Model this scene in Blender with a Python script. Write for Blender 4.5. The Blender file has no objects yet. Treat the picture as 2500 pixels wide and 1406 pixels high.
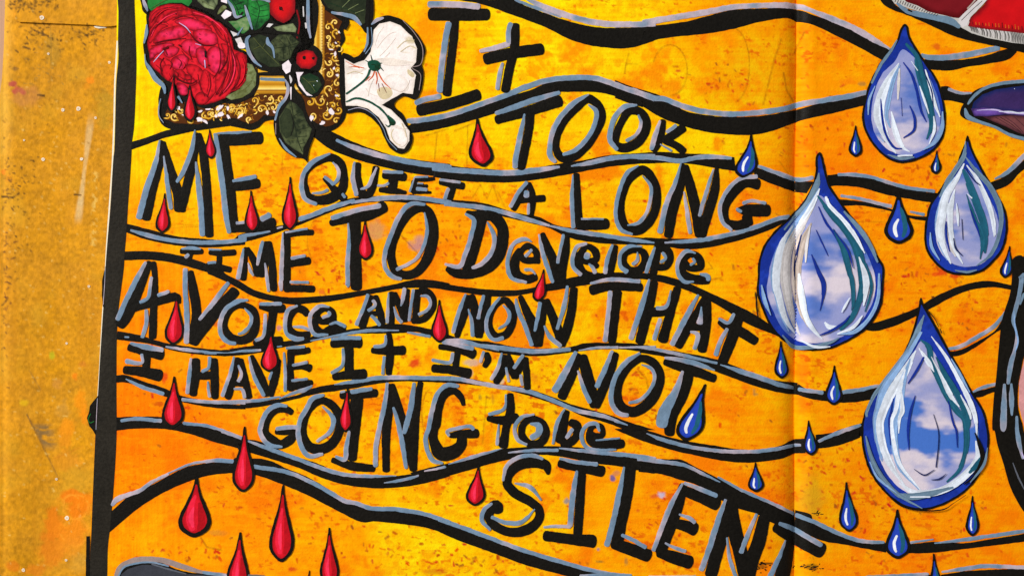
import bpy, math, random
import numpy as np
from mathutils import Vector, noise
from mathutils.geometry import delaunay_2d_cdt

# ------------------------------------------------------------------ camera, world, lamp, exposure
S = 0.0002                         # one traced unit on the paper = 0.2 mm
scene = bpy.context.scene
cam_d = bpy.data.cameras.new("camera")
cam = bpy.data.objects.new("camera", cam_d)
scene.collection.objects.link(cam)
CAM_H = 0.80
cam.location = (0, 0, CAM_H)
cam_d.sensor_fit = 'HORIZONTAL'
cam_d.angle = 2 * math.atan((2500 * S / 2) / CAM_H)
cam_d.clip_start = 0.02
cam_d.clip_end = 50
scene.camera = cam

world = bpy.data.worlds.new("World")
scene.world = world
world.use_nodes = True
bg = world.node_tree.nodes["Background"]
bg.inputs[0].default_value = (1.0, 0.985, 0.965, 1)
bg.inputs[1].default_value = 0.27

lamp_d = bpy.data.lights.new("window_light", 'AREA')
lamp_d.shape = 'RECTANGLE'
lamp_d.size = 1.5
lamp_d.size_y = 1.2
lamp_d.energy = 250
lamp_d.color = (1.0, 0.985, 0.96)
lamp = bpy.data.objects.new("window_light", lamp_d)
scene.collection.objects.link(lamp)
lamp.location = (-3.0, 1.7, 2.7)
lamp.rotation_euler = (Vector((0, 0, 0)) - lamp.location).to_track_quat('-Z', 'Y').to_euler()

scene.view_settings.view_transform = 'Standard'
scene.view_settings.look = 'None'
scene.view_settings.exposure = 0.0
scene.view_settings.gamma = 1.0
scene.render.resolution_x = 1024
scene.render.resolution_y = 575

random.seed(7)
rng = np.random.default_rng(11)

# ------------------------------------------------------------------ small tools
def lin(c):
    c = np.asarray(c, float) / 255.0
    return np.where(c <= 0.04045, c / 12.92, ((c + 0.055) / 1.055) ** 2.4)

def vnoise(x, y, sx, sy, seed):
    r = np.random.default_rng(seed).random((256, 256))
    u = x / sx; v = y / sy
    iu = np.floor(u).astype(int); iv = np.floor(v).astype(int)
    fu = u - iu; fv = v - iv
    fu = fu * fu * (3 - 2 * fu); fv = fv * fv * (3 - 2 * fv)
    a = r[iu & 255, iv & 255]; b = r[(iu + 1) & 255, iv & 255]
    c = r[iu & 255, (iv + 1) & 255]; d = r[(iu + 1) & 255, (iv + 1) & 255]
    return (a * (1 - fu) + b * fu) * (1 - fv) + (c * (1 - fu) + d * fu) * fv

def fbm(x, y, s, seed, n=4, ax=1.0, ay=1.0):
    t = 0; a = 1; tot = 0
    for i in range(n):
        t = t + a * vnoise(x, y, s * ax / 2 ** i, s * ay / 2 ** i, seed + i * 17)
        tot += a; a *= 0.55
    return t / tot

def sstep(a, b, x):
    t = np.clip((x - a) / (b - a), 0, 1)
    return t * t * (3 - 2 * t)

# the fold between the two pages and the gentle waves of the paper
def fold_x(y):
    return 1948.0 - 0.0045 * y

def zpage(x, y):
    x = np.asarray(x, float); y = np.asarray(y, float)
    d = x - fold_x(y) - 1.5 * np.sin(y / 90.0)
    z = -18.0 / (1 + (d / np.where(d < 0, 20.0, 11.0)) ** 2)
    z = z - 4.5 * np.exp(-np.abs(d) / 2.6)
    z = z + 2.2 * np.sin(x / 410.0 + 0.4) * np.sin(y / 520.0 + 1.0) + 0.7 * np.sin(x / 130.0 + y / 170.0)
    z = z + 1.6 * np.exp(-((d - 34) / 14.0) ** 2)
    return z

def to_world(x, y, dz):
    """paper units -> metres, following the relief of the paper"""
    x = np.asarray(x, float); y = np.asarray(y, float)
    z = zpage(x, y) + dz
    return np.stack([(x - 1250) * S, (703 - y) * S, z * S], axis=-1)

# ------------------------------------------------------------------ materials
def nodes_of(name):
    m = bpy.data.materials.new(name)
    m.use_nodes = True
    nt = m.node_tree
    return m, nt, nt.nodes["Principled BSDF"]

def paint_material(name, rough, spec, var, bump, nscale, streak=(1, 1, 1), gloss_var=0.15):
    m, nt, bs = nodes_of(name)
    N = nt.nodes; L = nt.links
    at = N.new('ShaderNodeAttribute'); at.attribute_name = 'Col'
    tc = N.new('ShaderNodeNewGeometry')
    mp = N.new('ShaderNodeMapping'); mp.vector_type = 'POINT'
    mp.inputs['Scale'].default_value = streak
    L.new(tc.outputs['Position'], mp.inputs['Vector'])
    n1 = N.new('ShaderNodeTexNoise'); n1.inputs['Scale'].default_value = nscale
    n1.inputs['Detail'].default_value = 6; n1.inputs['Roughness'].default_value = 0.65
    L.new(mp.outputs[0], n1.inputs['Vector'])
    mr = N.new('ShaderNodeMapRange')
    mr.inputs['From Min'].default_value = 0.25; mr.inputs['From Max'].default_value = 0.75
    mr.inputs['To Min'].default_value = 1 - var; mr.inputs['To Max'].default_value = 1 + var
    L.new(n1.outputs['Fac'], mr.inputs['Value'])
    mul = N.new('ShaderNodeVectorMath'); mul.operation = 'SCALE'
    L.new(at.outputs['Color'], mul.inputs[0]); L.new(mr.outputs[0], mul.inputs['Scale'])
    L.new(mul.outputs[0], bs.inputs['Base Color'])
    n2 = N.new('ShaderNodeTexNoise'); n2.inputs['Scale'].default_value = nscale * 0.5
    n2.inputs['Detail'].default_value = 3
    L.new(tc.outputs['Position'], n2.inputs['Vector'])
    mr2 = N.new('ShaderNodeMapRange')
    mr2.inputs['To Min'].default_value = rough - gloss_var; mr2.inputs['To Max'].default_value = rough + gloss_var
    L.new(n2.outputs['Fac'], mr2.inputs['Value']); L.new(mr2.outputs[0], bs.inputs['Roughness'])
    bs.inputs['Specular IOR Level'].default_value = spec
    bp = N.new('ShaderNodeBump'); bp.inputs['Strength'].default_value = 1.0
    bp.inputs['Distance'].default_value = bump
    L.new(n1.outputs['Fac'], bp.inputs['Height']); L.new(bp.outputs[0], bs.inputs['Normal'])
    return m

M_PAGE = paint_material('painted_paper', 0.62, 0.03, 0.05, 0.00022, 900)
M_BOARD = paint_material('gold_board', 0.55, 0.08, 0.08, 0.00030, 620, (1, 0.7, 1))
M_BLACK = paint_material('black_acrylic', 0.5, 0.08, 0.45, 0.00022, 700)
M_PAINT = paint_material('acrylic_paint', 0.6, 0.06, 0.13, 0.00022, 620)
M_PRINT = paint_material('printed_paper', 0.5, 0.06, 0.06, 0.00008, 1100)
M_WOOD = paint_material('table_wood', 0.5, 0.3, 0.15, 0.0002, 90, (1, 0.08, 1))

# ------------------------------------------------------------------ mesh building
def link_mesh(name, V, F, col, mat, parent=None, label=None, smooth=True):
    me = bpy.data.meshes.new(name)
    V = np.asarray(V, float)
    me.from_pydata(V.tolist(), [], F)
    at = me.color_attributes.new('Col', 'FLOAT_COLOR', 'POINT')
    c = np.ones((len(V), 4)); c[:, :3] = col
    at.data.foreach_set('color', c.ravel())
    if smooth:
        me.polygons.foreach_set('use_smooth', [True] * len(me.polygons))
    me.materials.append(mat)
    me.update()
    o = bpy.data.objects.new(name, me)
    scene.collection.objects.link(o)
    if parent: o.parent = parent
    if label: o['label'] = label
    return o

def empty(name, label, cat, loc):
    o = bpy.data.objects.new(name, None)
    o.empty_display_size = 0.02
    scene.collection.objects.link(o)
    o.location = loc
    o['label'] = label; o['category'] = cat
    return o

def catmull(P, closed, step):
    """P: n x k (x, y, w...) -> smooth resampled polyline"""
    P = np.asarray(P, float); n = len(P)
    if n == 2 and not closed:
        L = np.hypot(*(P[1, :2] - P[0, :2])); m = max(2, int(L / step) + 1)
        t = np.linspace(0, 1, m)[:, None]
        return P[0] * (1 - t) + P[1] * t
    out = []
    segs = n if closed else n - 1
    for i in range(segs):
        if closed:
            p0, p1, p2, p3 = P[(i - 1) % n], P[i], P[(i + 1) % n], P[(i + 2) % n]
        else:
            p1, p2 = P[i], P[i + 1]
            p0 = P[i - 1] if i else 2 * p1 - p2
            p3 = P[i + 2] if i + 2 < n else 2 * p2 - p1
        d1 = max(1e-3, np.hypot(*(p1 - p0)[:2])) ** .5
        d2 = max(1e-3, np.hypot(*(p2 - p1)[:2])) ** .5
        d3 = max(1e-3, np.hypot(*(p3 - p2)[:2])) ** .5
        m = max(2, int(d2 * d2 / step) + 1)
        t = np.linspace(0, 1, m, endpoint=False)[:, None]
        m1 = (p1 - p0) / d1 - (p2 - p0) / (d1 + d2) + (p2 - p1) / d2
        m2 = (p2 - p1) / d2 - (p3 - p1) / (d2 + d3) + (p3 - p2) / d3
        m1 = m1 * d2; m2 = m2 * d2
        out.append((2 * t**3 - 3 * t**2 + 1) * p1 + (t**3 - 2 * t**2 + t) * m1 + (-2 * t**3 + 3 * t**2) * p2 + (t**3 - t**2) * m2)
    out = np.concatenate(out)
    if not closed: out = np.vstack([out, P[-1]])
    return out

def edge_wobble(x, y, seed, amp):
    r = np.empty(len(x))
    for i in range(len(x)):
        r[i] = noise.noise(Vector((x[i] * 0.07, y[i] * 0.07, seed))) * amp + noise.noise(Vector((x[i] * 0.27, y[i] * 0.27, seed + 9))) * amp * 0.6
    return r

class Geo:
    def __init__(s): s.V = []; s.F = []; s.C = []; s.n = 0
    def add(s, V, F, C):
        s.F += [tuple(i + s.n for i in f) for f in F]
        s.V.append(V); s.C.append(C); s.n += len(V)
    def link(s, name, mat, parent, label=None):
        return link_mesh(name, np.vstack(s.V), s.F, np.vstack(s.C), mat, parent, label)

# cross-section of a stroke of paint: two side walls (with their own vertices) and a domed top
T9 = np.array([-1, -1, -1, -0.82, -0.45, 0.0, 0.45, 0.82, 1, 1, 1.0])
Z9 = np.array([0, 0, 0, 0.14, 0.26, 0.3, 0.26, 0.14, 0, 0, 0.0])
W9 = np.array([1, 0, 0, 0, 0, 0, 0, 0, 0, 0, 1.0])
NC = 11; SKIP = (1, 8)
SEED = [0.0]

def ribbon_lr(Lf, Rt, z, colf, geo, closed=False, hgt=1.0):
    n = len(Lf); mid = (Lf + Rt) / 2; half = (Rt - Lf) / 2
    X = mid[:, 0:1] + half[:, 0:1] * T9; Y = mid[:, 1:2] + half[:, 1:2] * T9
    wall = .8 if hgt > .9 else .25
    zz = np.broadcast_to(Z9 * hgt - W9 * wall, X.shape) + z
    zz = zz + (vnoise(X, Y, 9, 9, 5) - 0.5) * 0.10 * hgt
    V = to_world(X.ravel(), Y.ravel(), zz.ravel())
    F = []
    rng_ = n if closed else n - 1
    for i in range(rng_):
        a = i * NC; b = ((i + 1) % n) * NC
        for j in range(NC - 1):
            if j not in SKIP: F.append((a + j, a + j + 1, b + j + 1, b + j))
    t = np.broadcast_to(T9, X.shape)
    geo.add(V, F, colf(X.ravel(), Y.ravel(), t.ravel()))

def stroke(pts, z, colf, geo, closed=False, amp=0.9, cap=0.36, step=4.0, hgt=1.0):
    P = catmull(pts, closed, step)
    SEED[0] += 1.37
    if not closed:
        d = P[1, :2] - P[0, :2]; d /= np.hypot(*d) + 1e-9
        e = P[-1, :2] - P[-2, :2]; e /= np.hypot(*e) + 1e-9
        # arc length, inset the ends and taper them to round caps
        s = np.concatenate([[0], np.cumsum(np.hypot(*np.diff(P[:, :2], axis=0).T))])
        T = s[-1]
        c0 = min(P[0, 2] * cap, T * .45); c1 = min(P[-1, 2] * cap, T * .45)
        ins = np.array([0.02, 0.12, 0.3, 0.55, 0.8])
        extra = np.concatenate([ins * c0, T - ins * c1])
        body = s[(s > c0 * 1.02) & (s < T - c1 * 1.02)]
        q = np.sort(np.concatenate([extra, body, [c0, T - c1]]))
        P = np.stack([np.interp(q, s, P[:, k]) for k in range(3)], axis=1)
        f = np.ones(len(q))
        a = np.clip(1 - q / max(c0, 1e-6), 0, 1); b = np.clip(1 - (T - q) / max(c1, 1e-6), 0, 1)
        f *= (1 - a ** 2.6) ** (1 / 2.2) * (1 - b ** 2.6) ** (1 / 2.2)
        w = P[:, 2] * f / 2
    else:
        w = P[:, 2] / 2
    if closed: tg = np.roll(P[:, :2], -1, 0) - np.roll(P[:, :2], 1, 0)
    else: tg = np.gradient(P[:, :2], axis=0)
    tg /= np.hypot(tg[:, 0], tg[:, 1])[:, None] + 1e-9
    nm = np.stack([-tg[:, 1], tg[:, 0]], 1)
    am = np.minimum(amp, w * 0.35)
    L = P[:, :2] - nm * (w + edge_wobble(P[:, 0], P[:, 1], SEED[0], 1) * am)[:, None]
    R = P[:, :2] + nm * (w + edge_wobble(P[:, 0], P[:, 1], SEED[0] + 50, 1) * am)[:, None]
    ribbon_lr(L, R, z, colf, geo, closed, hgt)

def resample(P, n):
    s = np.concatenate([[0], np.cumsum(np.hypot(*np.diff(P[:, :2], axis=0).T))])
    q = np.linspace(0, s[-1], n)
    return np.stack([np.interp(q, s, P[:, k]) for k in range(2)], axis=1)

def band(top, bot, z, colf, geo, amp=0.8):
    A = catmull(top, False, 4)[:, :2]; B = catmull(bot, False, 4)[:, :2]
    la = np.sum(np.hypot(*np.diff(A, axis=0).T))
    n = max(8, int(la / 4)); A = resample(A, n); B = resample(B, n)
    # pair the edges by x where possible so that thickness reads right
    SEED[0] += 1.37
    A[:, 1] += edge_wobble(A[:, 0], A[:, 1], SEED[0], amp); B[:, 1] += edge_wobble(B[:, 0], B[:, 1], SEED[0] + 31, amp)
    ribbon_lr(A, B, z, colf, geo)

def inside(poly, X, Y):
    r = np.zeros(len(X), bool); n = len(poly)
    x0, y0 = poly[-1]
    for x1, y1 in poly:
        c = ((y1 > Y) != (y0 > Y))
        if c.any():
            xi = (x0 - x1) * (Y - y1) / (y0 - y1 + 1e-12) + x1
            r ^= c & (X < xi)
        x0, y0 = x1, y1
    return r

def fill(pts, z, colf, geo, smooth=True, amp=0.7, sp=6.0, hgt=0.3):
    P = np.asarray(pts, float)[:, :2]
    if smooth: C = catmull(P, True, 4)
    else:
        C = []
        for i in range(len(P)):
            a, b = P[i], P[(i + 1) % len(P)]; m = max(1, int(np.hypot(*(b - a)) / 4))
            for k in range(m): C.append(a + (b - a) * k / m)
        C = np.array(C)
    SEED[0] += 1.37
    C = C + np.stack([edge_wobble(C[:, 0], C[:, 1], SEED[0], amp), edge_wobble(C[:, 0], C[:, 1], SEED[0] + 77, amp)], 1)
    x0, y0 = C.min(0); x1, y1 = C.max(0)
    gx, gy = np.meshgrid(np.arange(x0, x1, sp), np.arange(y0, y1, sp * .87))
    gx = gx + (np.arange(gx.shape[0]) % 2)[:, None] * sp / 2
    G = np.stack([gx.ravel(), gy.ravel()], 1)
    G = G[inside(C, G[:, 0], G[:, 1])]
    if len(G):
        d = np.concatenate([np.min(np.hypot(g[:, None, 0] - C[None, :, 0], g[:, None, 1] - C[None, :, 1]), 1) for g in np.array_split(G, max(1, len(G) // 2000 + 1))])
        G = G[d > sp * .55]; d = d[d > sp * .55]
    nb = len(C)
    allp = np.vstack([C, G]) if len(G) else C
    vs = [Vector((float(a), float(b))) for a, b in allp]
    r = delaunay_2d_cdt(vs, [(i, (i + 1) % nb) for i in range(nb)], [], 1, 1e-4)
    V2 = np.array([(v.x, v.y) for v in r[0]]); F = [tuple(f) for f in r[2]]
    dist = np.concatenate([np.min(np.hypot(g[:, None, 0] - C[None, :, 0], g[:, None, 1] - C[None, :, 1]), 1) for g in np.array_split(V2, max(1, len(V2) // 2000 + 1))])
    zz = z + hgt * np.clip(dist / 5, 0, 1)
    V = to_world(V2[:, 0], V2[:, 1], zz)
    # face the camera
    F2 = []
    for f in F:
        a, b, c = V2[f[0]], V2[f[1]], V2[f[2]]
        cr = (b[0] - a[0]) * (c[1] - a[1]) - (b[1] - a[1]) * (c[0] - a[0])
        F2.append(f if cr < 0 else tuple(reversed(f)))
    Cc = colf(V2[:, 0], V2[:, 1], dist)
    # a thin wall down to the layer below
    n0 = len(V2)
    W2 = C
    V = np.vstack([V, to_world(W2[:, 0], W2[:, 1], z), to_world(W2[:, 0], W2[:, 1], z - 0.9)])
    for i in range(nb):
        j = (i + 1) % nb
        F2.append((n0 + i, n0 + j, n0 + nb + j, n0 + nb + i))
    cw = colf(W2[:, 0], W2[:, 1], np.zeros(nb))
    geo.add(V, F2, np.vstack([Cc, cw, cw]))

# ------------------------------------------------------------------ paint colours (sRGB of the paint itself, except the border black)
PAL = dict(
    black=(19, 17, 14), stripe_sheen=(37, 34, 29), grey=(114, 138, 162), pale=(188, 172, 182), taupe=(150, 132, 128), white=(222, 230, 243), bright=(244, 246, 250), lb=(134, 168, 212), cobalt=(42, 72, 188),  # border black lightened: thin paint plus window sheen put into the colour
    blue=(30, 58, 168), dkblue=(24, 48, 144), navy=(22, 36, 92), teal=(32, 92, 116), slate=(108, 134, 156), cream=(212, 206, 206), tan=(184, 168, 158),
    red=(214, 22, 38), pink=(236, 34, 62), crimson=(178, 14, 26), dkred=(86, 8, 14), hot=(252, 52, 88), rosered=(214, 28, 40), rosy=(222, 26, 42), hotp=(240, 44, 92), wine=(120, 16, 24),
    green=(34, 112, 48), dkgreen=(22, 50, 30), leafdk=(34, 42, 28), leafmd=(58, 66, 42), leaflt=(104, 112, 72), sagelt=(150, 164, 116), greenlt=(44, 146, 60), olive=(92, 98, 52), sage=(128, 140, 92), forest=(20, 74, 56),
    petal=(252, 240, 234), petalsh=(236, 222, 210), beige=(214, 196, 158), brownline=(226, 208, 196), orange=(214, 92, 30),
    gold=(222, 168, 44), goldlt=(250, 214, 110), golddk=(150, 92, 12), brown=(82, 42, 12), brownlt=(120, 70, 24), paper=(240, 226, 232),
    dred=(122, 22, 30), bred=(206, 18, 24), wool=(196, 192, 186), wooldk=(96, 92, 92), purple=(58, 40, 92), purplelt=(112, 78, 168), lilac=(196, 180, 226),
    mauve=(118, 66, 68), mauvedk=(66, 34, 44), skin=(214, 150, 150), char=(58, 60, 68), charlt=(92, 96, 106))
def C_(n): return lin(PAL[n])

def col_fn(token, seed=0):
    """token: 'name' flat, 'edge>centre:depth' shades of a printed shape from its edge inwards, 'name~name' blotchy"""
    if token in ('black', 'stripe_sheen'):
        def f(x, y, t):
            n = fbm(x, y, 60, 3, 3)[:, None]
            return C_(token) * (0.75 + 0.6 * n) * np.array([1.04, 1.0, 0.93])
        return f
    if token == 'grey' or token == 'pale':
        k = 0.10 if token == 'grey' else 0.95
        def f(x, y, t):
            n = fbm(x, y, 46, 21, 3); m = fbm(x, y, 14, 8, 2)
            w = np.clip(k + (n - 0.56) * 3.0 + (np.abs(t) ** 4) * 0.45, 0, 1)[:, None]
            c = C_('grey') * (1 - w) + C_('pale') * w
            return c * (0.84 + 0.34 * m[:, None])
        return f
    if token in ('cloud', 'cloudblue'):
        def f(x, y, t):
            n = fbm(x, y, 110, 31 + seed, 5, 1.5, 0.7); m = fbm(x, y, 100, 77 + seed, 5, 1.3, 0.7)
            if token == 'cloudblue': n = n + .05 - .13 * sstep(60, 20, np.abs(x - 2300)) * 0 + .12 * sstep(1000, 880, y) + .14 * sstep(1130, 1200, y)
            lo, hi = (0.38, 0.62) if token == 'cloud' else (0.46, 0.60)
            w = sstep(lo, hi, n)[:, None]; h = sstep(0.42, 0.66, m)[:, None] * .9 * w
            a = lin((88, 118, 194) if token == 'cloud' else (72, 116, 202)); b = lin((150, 156, 206)); c = lin((226, 212, 220))
            q = a * (1 - w) + b * w
            return q * (1 - h) + c * h
        return f
    if token in ('bar_v', 'bar_h'):
        # the printed sheen across the straight gilt moulding
        ks = [(0, (150, 92, 10)), (.06, (226, 170, 40)), (.2, (252, 214, 96)), (.34, (214, 150, 30)), (.5, (184, 118, 16)), (.6, (236, 186, 60)), (.72, (255, 226, 130)), (.8, (150, 90, 12)), (.9, (212, 150, 34)), (1, (120, 70, 8))]
        def f(x, y, t):
            ox, oy = TILE['A1']
            u = (x - (ox + 930 * K)) / (100 * K) if token == 'bar_v' else (y - (oy + 655 * K)) / (155 * K)
            kk = [k for k, _ in ks]; c = np.array([lin(q) for _, q in ks])
            return np.stack([np.interp(u, kk, c[:, i]) for i in range(3)], 1) * (0.85 + .3 * fbm(x, y, 30, 12, 3))[:, None]
        return f
    if token[:2] == 'R-':
        # rose petal: dark crease round the edge, rosy middle, printed shading lines
        b, d = token[2:].split(':'); d = float(d)
        def f(x, y, t):
            n = fbm(x, y, 15, 61 + seed, 4); a = seed * 2.4
            u = x * math.cos(a) + y * math.sin(a); v = -x * math.sin(a) + y * math.cos(a)
            st = fbm(u, v, 30, 3 + seed, 3, 1.0, .16)
            w = np.clip(t / d, 0, 1) ** .6
            w = np.clip(w ** .8 * (.72 + .75 * n) + (st - .5) * .55, 0, 1)[:, None]
            dk = lin((112, 8, 16)); mid = lin((196, 18, 34))
            c = np.where(w < .5, dk + (mid - dk) * w * 2, mid + (C_(b) - mid) * (w * 2 - 1))
            sp = sstep(.70, .76, vnoise(x, y, 3.2, 3.2, 9))[:, None] * .5
            return c * (1 - sp) + lin((60, 4, 10)) * sp
        return f
    if token[:2] == 'L-':
        # leaf print: pale cells between dark veinlets
        a, b = token[2:].split('/')
        def f(x, y, t):
            n = fbm(x, y, 8, 61 + seed, 3); m = fbm(x, y, 34, 12 + seed, 3)
            r = 1 - np.abs(2 * fbm(x, y, 9, 44 + seed, 2) - 1) * 3.4
            w = np.clip(m * 1.5 - .25 + (n - .5) * .9 - sstep(.4, 1, r) * .35, 0, 1)[:, None] * np.clip(t / 3, .35, 1)[:, None]
            return C_(a) * (1 - w) + C_(b) * w
        return f
    if '>' in token:
        a, r = token.split('>'); b, d = r.split(':'); d = float(d)
        def f(x, y, t):
            n = fbm(x, y, 26, 61 + seed, 3)
            w = sstep(0.0, 1.0, (t / d) * (0.55 + 0.9 * n))[:, None]
            return (C_(a) * (1 - w) + C_(b) * w) * (0.85 + 0.3 * n[:, None])
        return f
    if '~' in token:
        a, b = token.split('~')
        def f(x, y, t):
            n = fbm(x, y, 28, 91 + seed, 4)
            w = sstep(0.42, 0.6, n)[:, None]
            return C_(a) * (1 - w) + C_(b) * w
        return f
    def f(x, y, t):
        n = fbm(x, y, 18, 41, 3)[:, None]
        return C_(token) * (0.82 + 0.36 * n)
    return f

# ------------------------------------------------------------------ table
def quad_grid(xs, ys, zf, colf):
    X, Y = np.meshgrid(xs, ys); X = X.ravel(); Y = Y.ravel()
    nx, ny = len(xs), len(ys)
    V = np.stack([(X - 1250) * S, (703 - Y) * S, zf(X, Y) * S], 1)
    i = np.arange(nx * ny).reshape(ny, nx)
    F = np.stack([i[:-1, :-1], i[1:, :-1], i[1:, 1:], i[:-1, 1:]], -1).reshape(-1, 4)
    return V, F.tolist(), colf(X, Y)
V, F, Cc = quad_grid(np.linspace(-9000, 11000, 41), np.linspace(-8000, 9000, 41), lambda x, y: x * 0 - 40,
                     lambda x, y: np.broadcast_to(lin((176, 138, 112)), (len(x), 3)))
tb = link_mesh('table_top', V, F, Cc, M_WOOD); tb['kind'] = 'structure'

# ------------------------------------------------------------------ painted grounds, mixed per grid point
def mix(Cc, mask, rgb):
    m = np.clip(mask, 0, 1)[:, None]
    return Cc * (1 - m) + lin(rgb) * m

def seg_dist(X, Y, ax, ay, bx, by):
    t = np.clip(((X - ax) * (bx - ax) + (Y - ay) * (by - ay)) / ((bx - ax) ** 2 + (by - ay) ** 2 + 1e-9), 0, 1)
    return np.hypot(X - ax - t * (bx - ax), Y - ay - t * (by - ay)), t

def local(X, Y, x0, x1, y0, y1):
    return np.where((X > x0) & (X < x1) & (Y > y0) & (Y < y1))[0]

def scribble(Cc, X, Y, pts, w, rgb, a, seed=0):
    """thin pencil or scratch line"""
    for (ax, ay), (bx, by) in zip(pts[:-1], pts[1:]):
        i = local(X, Y, min(ax, bx) - 6, max(ax, bx) + 6, min(ay, by) - 6, max(ay, by) + 6)
        if not len(i): continue
        d, t = seg_dist(X[i], Y[i], ax, ay, bx, by)
        m = (1 - sstep(w * .5, w * .5 + 2.2, d)) * a * (0.5 + 0.8 * vnoise(X[i], Y[i], 9, 9, seed + 4))
        Cc[i] = mix(Cc[i], m, rgb)

def blot(Cc, X, Y, cx, cy, r, rgb, a, seed=0, soft=0.35, ry=None):
    ry = ry or r
    i = local(X, Y, cx - r * 1.6, cx + r * 1.6, cy - ry * 1.6, cy + ry * 1.6)
    if not len(i): return
    d = np.hypot((X[i] - cx) / r, (Y[i] - cy) / ry)
    n = fbm(X[i], Y[i], max(8, r * .6), seed + 13, 4)
    m = (1 - sstep(1 - soft, 1 + soft * .3, d + (n - 0.5) * 1.1)) * a
    Cc[i] = mix(Cc[i], m, rgb)

GROUND = [(345, 50, 255, 222, 0), (350, 300, 255, 214, 8), (340, 180, 255, 218, 0), (1000, 60, 255, 190, 0), (960, 300, 255, 192, 0), (1150, 300, 255, 198, 4), (1400, 60, 255, 205, 10), (1450, 170, 255, 212, 24), (1250, 180, 255, 214, 16),
 (1600, 150, 255, 202, 18), (1850, 150, 244, 168, 20), (1750, 40, 255, 165, 0), (2000, 50, 255, 160, 0), (2050, 200, 255, 155, 8), (2300, 100, 255, 160, 8), (2050, 350, 254, 140, 8), (2000, 330, 250, 138, 8), (2200, 450, 255, 142, 8),
 (2350, 300, 255, 165, 10), (2400, 400, 255, 168, 12), (700, 400, 255, 186, 6), (600, 480, 255, 180, 8), (400, 450, 255, 192, 6), (330, 530, 255, 176, 8), (320, 600, 248, 146, 8), (600, 650, 255, 160, 8), (350, 690, 248, 140, 8),
 (900, 650, 255, 168, 14), (1230, 690, 252, 140, 8), (1050, 600, 255, 160, 12), (1120, 340, 255, 198, 8), (1400, 480, 255, 182, 8), (1600, 350, 255, 200, 12), (1750, 345, 255, 205, 14), (1600, 620, 255, 180, 8), (1800, 620, 255, 158, 8), (1880, 500, 250, 146, 10),
 (1750, 700, 255, 176, 8), (2250, 600, 255, 150, 8), (2200, 700, 255, 158, 8), (2400, 700, 255, 160, 8), (2350, 850, 252, 146, 12), (2300, 780, 255, 156, 6), (2050, 900, 255, 165, 4), (2150, 850, 255, 150, 6), (500, 800, 255, 156, 8), (330, 850, 252, 142, 8),
 (320, 1000, 252, 120, 4), (500, 1000, 255, 140, 6), (330, 1120, 252, 116, 2), (420, 1100, 253, 124, 4), (520, 1120, 252, 160, 12), (700, 900, 255, 176, 8), (900, 850, 255, 194, 8), (800, 1080, 255, 178, 8), (1300, 800, 255, 190, 10), (1200, 760, 255, 190, 10),
 (1700, 900, 255, 162, 8), (1650, 850, 255, 195, 12), (1850, 1000, 255, 160, 4), (1600, 1000, 255, 176, 12), (1000, 1050, 255, 180, 4), (1200, 1000, 255, 190, 6), (1150, 1200, 255, 188, 8), (1500, 1150, 255, 165, 4), (1500, 1260, 255, 152, 8),
 (1700, 1200, 254, 150, 8), (1850, 1150, 255, 152, 4), (2050, 1120, 250, 152, 12), (2000, 1220, 238, 158, 20), (2250, 1290, 255, 145, 8), (2450, 1200, 255, 152, 8), (600, 1250, 255, 144, 6), (320, 1250, 255, 160, 4), (400, 1350, 255, 160, 8), (800, 1350, 255, 160, 4),
 (1080, 1370, 255, 208, 24), (1200, 1370, 255, 188, 10), (1300, 1320, 255, 190, 8), (1400, 1390, 255, 160, 8), (1700, 1350, 255, 162, 8), (2100, 1390, 255, 152, 8), (2350, 1380, 252, 146, 8)]

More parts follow.
